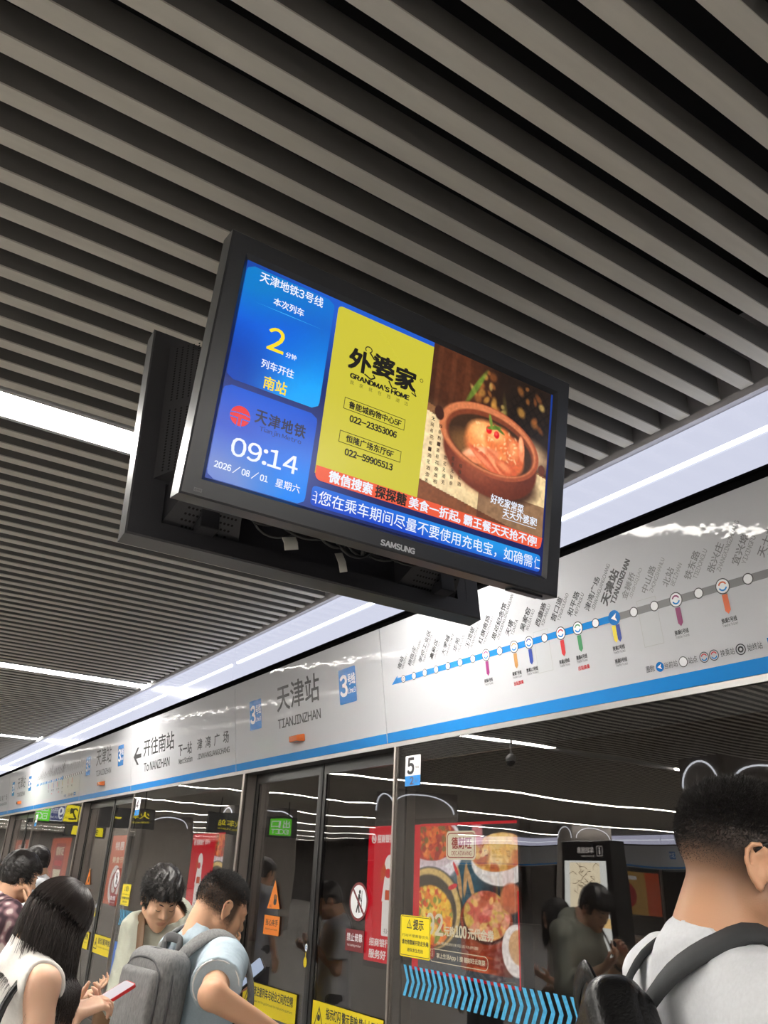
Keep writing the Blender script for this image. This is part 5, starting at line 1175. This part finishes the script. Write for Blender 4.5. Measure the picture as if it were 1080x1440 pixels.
# her shoulder bag: strap over the right shoulder
fr = GW.fr; SB = empty('shoulder_bag', tuple(fr(.12,-.22,.9)), 'black shoulder bag strap over the shoulder of the long-haired woman in white', 'bag')
strap('strap', [fr(.16,-.10,1.00), fr(.158,-.128,1.14), fr(.156,-.128,1.27), fr(.150,-.105,1.365), fr(.138,-.055,1.432), fr(.125,.0,1.458), fr(.120,.06,1.42), fr(.118,.115,1.30), fr(.15,.11,1.1), fr(.175,.0,1.0)], fr(0,0,1.2), .022, .005, M_leather, SB)
rbox_obj('bag_body', fr(.16,-.10,.90), axes(fr.f,fr.u), (.04,.13,.10), .03, M_leather, SB, .008)
def phone(label, c, long_, nrm, case, scr, size=(.073,.0085,.152)):
    A = np.stack([np.cross(unit(nv(nrm)-unit(long_)*(nv(nrm)@unit(long_))), unit(long_)), unit(nv(nrm)-unit(long_)*(nv(nrm)@unit(long_))), unit(long_)],1); t = empty('phone', tuple(c), label, 'phone'); c = nv(c)
    F_ = (Vector(c), Vector(A[:,0]), Vector(A[:,2]), Vector(A[:,0]).cross(Vector(A[:,2]))); sg = 1 if F_[3].dot(Vector(A[:,1])) > 0 else -1
    if sg < 0: F_ = (F_[0], -F_[1], F_[2], -F_[3])
    w,d,l = size; b = MB(); b.fbox(F_, (-w/2,-l/2,-d/2), (w/2,l/2,d/2), case, .011); b.build('case', t)
    f = Flat(F_[0]+F_[3]*(d/2), F_[1], F_[2]); f.rect(-w/2+.003,-l/2+.003,w/2-.003,l/2-.003, scr, 0, .009); f.build('screen', t)
    b = MB(); b.fbox(F_, (-w/2+.006,l/2-.045,-d/2-.002), (-w/2+.030,l/2-.006,-d/2), case, .006); b.build('camera_bump', t)
phone('red phone held by the long-haired woman in white at lower left', (.858,2.815,1.228), (.80,.10,.42), (-.42,-.1,.85), M_phonered, E_phone2)

# ---- man in pale blue with the grey backpack
BP = Person('man in pale blue T-shirt with grey backpack looking down at his phone', (1.215,2.985), 83, 1.65, (0,.050,1.528), 24, 8, 0,
    {1: dict(w=(1.315,2.600,1.150), d=(.95,-.05,-.15), n=(0,.1,-1), curl=(.25,.3,.4,.5), pole=(-.5,-1,-.25)), -1: dict(w=(1.350,3.08,1.185), d=(.85,-.05,.45), n=(-.35,-.25,.9), curl=(.8,.85,.9,.9), thumb=.5, pole=(-.2,.6,-1))}, 1.0, .0045, (212,164,132), 0.0, 1.375)
def shorthair(lo=-.055, hi=.0):
    def f(c, q, V):
        R_ = np.random.RandomState(2); y,z = q[:,1],q[:,2]; a = sm(z+.3*np.clip(y,-.2,.03)+R_.randn(len(z))*.004, lo, hi)*sm(-y,-.05,-.03)*(np.abs(q[:,0])<.079); return c*(1-.9*a[:,None])+.9*a[:,None]*np.array([.02,.017,.015])
    return f
BP.body(M_skin, shorthair(-.06,-.01)); BP.shirt('t_shirt', M_bluetee, .70, .018, .76, .006, .006, 31, .024); BP.trousers(M_navy); BP.shoes(M_shoe); BP.brows(M_hair)
for sd in (1,-1):
    S_,E_ = BP.sh[sd],BP.el[sd]; e = S_+(E_-S_)*.70; a = unit(E_-S_); x = unit(np.cross(a,(0,0,1))); y = np.cross(a,x)
    b = MB(); b.tube([e+(x*math.cos(t)+y*math.sin(t))*.0735*BP.k-a*.004 for t in np.linspace(0,2*PI,25)], .0035, mat('white_piping', rgb(226,228,228), .8), 6, False); b.build('sleeve_piping', BP.root)
BP.hair_strands(M_hair, 11000, lambda p: np.where((p[:,1]<.06)|(p[:,2]>.06), .007+.014*sm(p[:,2],.03,.085), 0)*(p[:,2] > -.045-.4*np.clip(p[:,1]+.03,-.1,.06)), .0006, 6, .0, (.05,.5,.2), -.055, .32, name='hair')
fr = BP.fr; PK = empty('backpack', tuple(fr(0,-.2,.95)), 'grey marled backpack worn by the man in pale blue', 'backpack')
A_ = axes(fr.f-fr.u*.10, fr.u+fr.f*.10); pc = fr(.0,-.185,1.16)
rbox_obj('bag_body', pc, A_, (.148,.060,.235), .050, M_pack, PK, .007, wave=.003, seed=8)
rbox_obj('front_panel', pc-A_[:,1]*.055-A_[:,2]*.02, A_, (.128,.022,.195), .02, M_pack, PK, .006, wave=.002, seed=9)
b = MB(); q = [(-.130,-.19),(-.134,.10),(-.10,.185),(0,.205),(.10,.185),(.134,.10),(.130,-.19)]
b.tube(strap_pts([pc+A_@nv((x,-.057,z)) for x,z in q], 40), .004, M_packd, 6); b.tube(strap_pts([pc+A_@nv((x*1.12,-.02,z*1.13)) for x,z in q], 40), .004, M_packd, 6); b.tube([pc+A_@nv((.06,-.079,-.12)), pc+A_@nv((.122,-.078,.02))], .003, M_packd, 6); b.build('zips', PK)
b = MB(); b.ribbon(strap_pts([pc+A_@nv((-.05,.03,.228)), pc+A_@nv((-.045,.03,.265)), pc+A_@nv((.045,.03,.265)), pc+A_@nv((.05,.03,.228))]), tuple(A_[:,1]), .03, .010, M_packd); b.build('grab_handle', PK)
ctr = fr(0,0,1.2)
for sx in (1,-1): strap('shoulder_strap', [fr(sx*.085,-.150,1.345), fr(sx*.105,-.12,1.405), fr(sx*.125,-.045,1.452), fr(sx*.132,.03,1.440), fr(sx*.135,.105,1.36), fr(sx*.140,.130,1.22), fr(sx*.165,.06,1.06), fr(sx*.165,-.08,1.0), fr(sx*.14,-.17,.98)], ctr, .055, .012, M_pack, PK, 34)
phone('dark phone with bright screen in the hand of the man with the grey backpack', (1.415,3.05,1.243), (.62,-.40,.62), (-.62,-.28,.72), M_phone, E_phone)

# ---- man in sage green beside him, facing this way, head bowed
GM = Person('man in sage green top with brown strap, head bowed, facing the camera', (1.425,3.925), 190, 1.67, (.075,.085,1.505), 30, -10, 0,
    {1: dict(w=(1.325,3.70,1.19), d=(-.15,-.10,.85), n=(.9,-.2,.1), curl=(.8,.9,.95,1.0), pole=(-.35,.3,-1)), -1: dict(w=(1.49,3.68,1.17), d=(-.5,-.5,.5), n=(-.2,.2,1), curl=(.8,.8,.8,.8))}, .96, .0045, (222,178,148), 0.0, 1.385, build_w=.88, hs=.96)
GM.body(M_skin); GM.shirt('t_shirt', M_greentee, 1.45, .020, .74, .008, .006, 41, .022); GM.trousers(M_khaki); GM.shoes(M_shoe); GM.brows(M_hair)
GM.hair_cap(M_hair, .020, .060, .010, -.045, 'hair', .012, .005, 9, .012)
GM.hair_strands(M_hair, 5200, lambda p: np.where((p[:,1]<.075)|(p[:,2]>.05), .020+.022*sm(p[:,2],.03,.085), 0)*(p[:,2] > -.03-.4*np.clip(p[:,1]+.03,-.1,.02))*((p[:,2]>.035)|(p[:,1]<.03)), .0008, 8, .014, (.5,.9,.0), -.04, .40, name='hair_strands')
f = Flat(GM.fr(0,.16,1.24), -GM.fr.r, (0,0,1)); 
b = MB(); wq = GM.wr[1]; a = unit(wq-GM.el[1]); x = unit(np.cross(a,(0,0,1))); y = np.cross(a,x)
for t in np.linspace(0,2*PI,17)[:-1]:
    c = wq-a*.012+(x*math.cos(t)+y*math.sin(t))*.034; b.tube([c-a*.006,c+a*.006], [.0075,.0075], mat('dark_bracelet_bead', rgb(52,34,30), .35), 6)
b.build('bead_bracelet', GM.root)
fr = GM.fr; MS = empty('messenger_bag', tuple(fr(.16,-.2,.9)), 'brown strap and bag on the shoulder of the man in sage green', 'bag')
strap('strap', [fr(.13,-.17,1.0), fr(.13,-.165,1.25), fr(.135,-.09,1.40), fr(.14,-.01,1.445), fr(.142,.07,1.40), fr(.145,.135,1.28), fr(.15,.155,1.12), fr(.16,.10,.98)], fr(0,0,1.2), .036, .006, M_brown, MS, 30)
rbox_obj('bag_body', fr(.12,-.25,.90), axes(fr.f,fr.u), (.13,.05,.15), .03, M_brown, MS, .009)

# ---- woman at far left in a patterned blouse, hand at her mouth
WL = Person('woman with short dark hair in patterned blouse at left edge, hand to her mouth', (.955,5.362), 82, 1.66, (0,.065,1.555), 16, 0, 0,
    {1: dict(w=(1.085,5.315,1.345), d=(-.10,.10,.98), n=(-.9,.2,.2), curl=(.7,.8,.9,1.0), pole=(.4,-.3,-1))}, .96, .006, (218,172,142), 0.0, 1.38)
def blouse(V):
    R_ = np.random.RandomState(3); n = sum(np.sin(V@d*f+p) for d,f,p in zip([unit(R_.randn(3)) for _ in range(7)], 60+90*R_.rand(7), R_.rand(7)*6)); a = sm(n,-1.2,1.6)[:,None]; w = sm(n,1.6,2.6)[:,None]
    return (1-w)*((1-a)*np.array([lin(70),lin(54),lin(62)])+a*np.array([lin(150),lin(116),lin(122)]))+w*np.array([lin(206),lin(190),lin(186)])
M_blouse = attr_mat('patterned_blouse', 1, False, .85, 0, .15, 600)
WL.body(M_skin); WL.shirt('blouse', M_blouse, .80, .020, .74, .012, .005, 51, .024, colfn=blouse); WL.trousers(M_navy); WL.shoes(M_shoe); WL.brows(M_hair)
WL.hair_cap(M_hair, .020, .066, -.020, -.055, 'hair', .010, .004, 11, .008)
WL.hair_strands(M_hair, 3600, lambda p: np.where((p[:,1]<.05)|(p[:,2]>.055), .030, 0)*(p[:,2] > -.045), .0009, 9, .014, (.2,.7,-.3), -.05, .35, name='hair_strands')
fr = WL.fr; LB = empty('shoulder_bag', tuple(fr(.2,-.05,.85)), 'beige strap and bag on the woman in the patterned blouse', 'bag'); M_beige = mat('beige_strap', rgb(186,168,140), .6)
strap('strap', [fr(-.11,-.15,1.25), fr(-.10,-.06,1.425), fr(-.08,.03,1.43), fr(.02,.145,1.25), fr(.12,.150,1.05), fr(.18,.05,.92)], fr(0,0,1.2), .018, .005, M_beige, LB)
rbox_obj('bag_body', fr(.215,.0,.86), axes(fr.f,fr.u), (.04,.12,.09), .03, M_beige, LB, .009)

# ---- people mostly hidden behind these, seen as slivers and as reflections in the door glass
P6 = Person('woman in cream sleeveless dress mostly hidden behind the long-haired woman in white', (.985,4.50), 80, 1.52, (0,.06,1.56), 22, 0, 0, {1: dict(w=(1.235,4.40,1.03), d=(.9,.2,.4), n=(-.2,.2,1), curl=(.6,.6,.7,.7))}, .90, .007, (220,176,148), 0.0, 1.385)
P6.body(M_skin); P6.shirt('dress', M_cream, 0, .016, .55, .014, .005, 61, neckdrop=.012); P6.trousers(M_cream, name='dress_skirt'); P6.shoes(M_shoew); P6.brows(M_hair); P6.hair_cap(M_hair, .014, .08, -.05, -.09, 'hair', .004, .003); P6.nekz = 1.385
long_hair(P6, M_hair, 1200, .28, 7, r=.0016, push=(.185,.115))
P7 = Person('man in white T-shirt hidden behind the man with the grey backpack, reflected in the door', (2.32,5.66), 70, 1.54, (0,.07,1.575), 24, 0, 0, {1: dict(w=(2.47,5.68,1.12), d=(.9,.2,.35), n=(-.2,.1,1), curl=(.7,.7,.8,.8)), -1: dict(w=(2.46,5.80,1.08), d=(.9,-.2,.35), n=(-.2,0,1), curl=(.7,.7,.8,.8))}, .98, .007, (214,168,138), 0.0, 1.39)
P7.body(M_skin); P7.shirt('t_shirt', M_wtee, .7, .022, .72, .008, .006, 71, .024); P7.trousers(M_char); P7.shoes(M_shoew); P7.brows(M_hair); P7.hair_cap(M_hair, .018, .06, .01, -.04, 'hair', .01, .005, 9, .01)
P8 = Person('person in white T-shirt with one arm stretched out, beyond the woman in patterned blouse', (1.72,8.25), 285, 1.70, (0,.05,1.585), 10, 0, 0, {1: dict(w=(1.35,8.75,1.36), d=(-.8,.4,.1), n=(0,.1,-1), curl=(.4,.4,.5,.5), pole=(0,0,-1))}, 1.0, .008, (216,172,142), 0.0, 1.40)
P8.body(M_skin); P8.shirt('t_shirt', M_wtee, .8, .022, .74, .008, .006, 81, .026); P8.trousers(M_navy); P8.shoes(M_shoe); P8.brows(M_hair); P8.hair_cap(M_hair, .018, .06, .01, -.045, 'hair', .01, .005, 9, .008)
# ------------------------------------------------------------------ the rest of the platform: mirrored in the glass
# far platform edge: the same screen doors turned about
RC = Matrix.Translation((2*-8.65, 2*17.5, 0)) @ Matrix.Rotation(PI, 4, 'Z')
copies = {}; M_bandfar = glow('backlit_band_film_far', rgb(226,228,255), 1.6, 0.15, 0.5)
for o, sign in PSD:
    if o.name.startswith(('window_', 'door_')) or o.parent is not None and o.parent.name.startswith(('window_', 'door_')): pass
    c = o.copy(); COL.objects.link(c)
    if any(m == M_band for m in o.data.materials):
        me = o.data.copy(); me.materials[0] = M_bandfar; c.data = me
    c.parent = None; c.matrix_parent_inverse = Matrix.Identity(4); c.matrix_world = RC
    copies[o.name] = c
FAR = {}
for o, sign in PSD:
    c = copies[o.name]; p = o.parent
    if p is None: c['kind'] = 'structure'; continue
    if p.name in copies:                              # pane of a copied frame
        c.parent = copies[p.name]; c.matrix_parent_inverse = RC.inverted(); continue
    if p.name not in FAR:
        q = empty(p.name.split('.')[0], tuple(RC @ p.location)); FAR[p.name] = q
        if q.name.startswith('sign_panel'): tag(q, 'white sign panel above the far platform doors, mirrored in the glass', 'sign', 'far platform sign panels')
        else: tag(q, 'backlit band above the far platform doors, mirrored in the glass', 'light', 'far platform light bands')
    c.parent = FAR[p.name]; c.matrix_parent_inverse = Matrix.Translation(FAR[p.name].location).inverted()
for k in range(4):
    yl = 6.0+9.0*k; t = empty('advertising_lightbox', (XW-3.85, yl, 1.4), 'lit advertisement on the far tunnel wall, mirrored in the glass', 'lightbox', 'far tunnel advertisements')
    b = MB(); b.box((XW-3.899, yl-.05, .5), (XW-3.80, yl+3.05, 2.3), M_blackfr); b.build('casing', t)
    f = Flat((XW-3.795,0,0), (0,1,0), (0,0,1)); f.rect(yl, .57, yl+.9, 2.22, E_orange, 0); f.rect(yl+.9, .57, yl+3.0, 2.22, glow('lightbox_amber', rgb(226,176,84), .9), 0); f.disc(yl+1.9, 1.3, .5, E_maroon, 1); f.rect(yl+1.3, 1.9, yl+2.6, 2.05, E_white, 1); f.build('poster', t)
# columns with arched light lines under the ceiling
M_led = glow('arch_light_line', rgb(235,240,250), 3.0)
nc = 0
for (x0, x1, ys) in ((-7.0,-5.0,(-0.9,7.3,15.9,24.5,33.1,41.7)), (-16.6,-14.6,(2.6,11.2,19.8,28.4))):
    for yy in ys:
        b = MB(); q = rrect(x0, yy, x1, yy+.8, .08, 5); n = len(q)
        b.add([(a,c,0.0) for a,c in q]+[(a,c,CEIL+.02) for a,c in q], [(i,(i+1)%n,n+(i+1)%n,n+i) for i in range(n)], M_stone)
        nc += 1; o = struct('column_%d' % nc, b)
        e = MB()
        for (ax, u0, u1) in (('x', x0+.15, x1-.15), ('y', yy+.08, yy+.72)):
            for far in (0, 1):
                P_ = []
                for t in np.linspace(0, PI, 17):
                    u = (u0+u1)/2-(u1-u0)/2*math.cos(t); z = CEIL-.42+.36*math.sin(t)
                    P_.append((u, (yy+.812 if far else yy-.012), z) if ax == 'x' else ((x1+.012 if far else x0-.012), u, z))
                e.tube(P_, .013, M_led, 6)
        e.build('light_line', o)
# information totem with a lit map
t = empty('information_totem', (-2.1,7.12,0), 'black information totem with a lit map, mirrored left of the man in white', 'totem')
b = MB(); b.box((-2.24,6.72,0), (-2.0,7.53,2.06), M_blackfr); bevel(b.build('cabinet', t), .012)
E_map = glow('map_paper', rgb(232,234,228), 2.6); E_mapl = glow('map_lines', rgb(150,120,80), 1.5); E_mapb = glow('map_band', rgb(236,196,130), 3.0); E_mapt = glow('map_blue', rgb(70,110,200), 2.6)
f = Flat((-1.998,0,0), (0,1,0), (0,0,1)); f.rect(6.80,.70,7.48,1.84,E_map,0); f.rect(6.80,1.16,7.48,1.26,E_mapb,1); f.rect(7.18,1.02,7.42,1.09,E_mapt,1); f.rect(6.80,.70,7.48,.78,E_mapb,1); f.rect(6.90,1.30,7.40,1.82,glow('map_tint', rgb(236,222,190), 3.0),1)
R = random.Random(3)
for i in range(26):
    u, v = 6.95+R.random()*.35, 1.32+R.random()*.46; P_ = [(u,v)]
    for j in range(3): u += R.choice((-.05,.0,.06)); v += R.choice((-.03,.0,.035)); P_.append((u,v))
    f.line(P_, .006, E_mapl, 2)
f.build('lit_map', t)
f = Flat((-1.998,0,0), (0,1,0), (0,0,1)); f.text('车站信息', 6.98, 1.92, 7.26, 1.99, E_white, 1, .04); f.text('Information', 6.98, 1.88, 7.2, 1.905, E_white, 1); f.frame(6.84,1.89,6.93,2.0,.006,E_white,1); f.rect(6.875,1.91,6.895,1.96,E_white,1); f.disc(6.885,1.975,.011,E_white,1); f.build('header_lettering', t)
# hanging wayfinding boards across the platform
M_board = mat('dark_sign_board', rgb(40,40,42), .4)
E_green = glow('exit_green', rgb(96,214,36), 1.6); E_syel = glow('sign_yellow', rgb(244,228,30), 1.4); E_swhite = glow('sign_white', rgb(240,244,244), 1.2); E_snavy = glow('sign_navy', rgb(60,72,130), 1.0); E_dkg = glow('sign_ink', rgb(30,50,20), .3)
def board(x0, x1, y, z0, z1, label, fn):
    t = empty('hanging_sign', ((x0+x1)/2, y, (z0+z1)/2), label, 'sign'); b = MB(); b.box((x0,y,z0), (x1,y+.12,z1), M_board); b.build('board', t)
    b = MB()
    for xx in (x0+.3, x1-.3): b.tube([(xx,y+.06,z1-.02), (xx,y+.06,CEIL+.12)], .015, M_mount, 8)
    b.build('rods', t); f = Flat((0,y,0), (1,0,0), (0,0,1)); fn(f); f.build('lettering', t)
def s1(f):
    f.rect(.83,2.46,1.34,2.88,E_green,0); f.text('出口',.88,2.68,1.29,2.84,E_swhite,1,.04); f.text('EXIT',.90,2.50,1.27,2.64,E_swhite,1,.05)
    f.rect(.52,2.48,.81,2.85,E_swhite,0); f.rect(.535,2.495,.795,2.835,E_snavy,1); f.text('9',.55,2.53,.66,2.80,E_swhite,2,.05); f.text('号线',.67,2.66,.785,2.78,E_swhite,2); f.text('Line9',.67,2.54,.785,2.60,E_swhite,2)
    f.rect(.19,2.48,.50,2.86,E_syel,0); f.text('2',.22,2.53,.33,2.80,E_dkg,1,.05); f.text('号线',.34,2.66,.48,2.78,E_dkg,1); f.text('Line2',.34,2.54,.48,2.60,E_dkg,1)
    f.frame(-.03,2.49,.16,2.85,.02,E_syel,0,.03); f.ring(.065,2.66,.04,.06,E_syel,0); f.rect(-.42,2.50,-.20,2.84,E_syel,0) if False else None
    f.rect(-.72,2.645,-.55,2.685,E_syel,0); f.poly([(-.44,2.665),(-.56,2.75),(-.56,2.58)],E_syel,0); f.text('火车站',-1.6,2.66,-.95,2.82,E_syel,0,.03); f.text('Railway Station',-1.6,2.54,-.95,2.60,E_syel,0)
board(-1.8, 1.5, 22.0, 2.42, 2.90, 'dark hanging sign with green EXIT panel and yellow line numbers, mirrored at far left', s1)
def s2(f):
    f.rect(-5.45,2.50,-4.97,2.93,E_green,0); f.text('出口',-5.40,2.70,-5.02,2.89,E_swhite,1,.04); f.text('EXIT',-5.38,2.54,-5.04,2.66,E_swhite,1,.05); f.text('火车站',-4.18,2.64,-3.58,2.80,E_syel,0,.03); f.text('Railway Station',-4.18,2.53,-3.58,2.60,E_syel,0)
board(-5.7, -3.3, 22.0, 2.44, 2.98, 'dark hanging sign with EXIT square and railway station lettering, mirrored in the doors', s2)
def s3(f):
    f.rect(-6.75,2.48,-6.52,2.52,E_syel,0); f.poly([(-6.42,2.50),(-6.54,2.58),(-6.54,2.42)],E_syel,0); f.frame(-7.2,2.36,-6.95,2.64,.02,E_syel,0); f.text('出口',-7.17,2.42,-6.98,2.58,E_syel,1); f.rect(-7.75,2.34,-7.40,2.66,E_syel,0)
board(-8.0, -6.2, 18.0, 2.28, 2.72, 'dark hanging sign with yellow arrow, mirrored beside the food advertisement', s3)
def s4(f): f.rect(-2.9,2.46,-2.1,2.74,E_syel,0); f.text('9号线',-2.8,2.5,-2.2,2.7,E_dkg,1,.03)
board(-3.1, -1.9, 32.0, 2.40, 2.80, 'small distant yellow hanging sign mirrored at far left', s4)
# dome cameras under the ceiling
def dome(x, y, label):
    t = empty('dome_camera', (x,y,CEIL-.2), label, 'camera'); b = MB(); b.tube([(x,y,CEIL+.1),(x,y,CEIL-.22)], .02, M_lamphsg, 8); b.tube([(x,y,CEIL-.20),(x,y,CEIL-.24),(x,y,CEIL-.30)], [.03,.075,.075], M_lamphsg, 16); b.build('housing', t)
    b = MB(); b.tube([(x,y,CEIL-.30),(x,y,CEIL-.345),(x,y,CEIL-.365)], [.066,.05,.012], mat('smoked_dome', rgb(20,20,22), .08), 16); b.build('dome', t)
dome(-2.2, 8.6, 'white dome camera hanging from the ceiling, mirrored above the food advertisement')
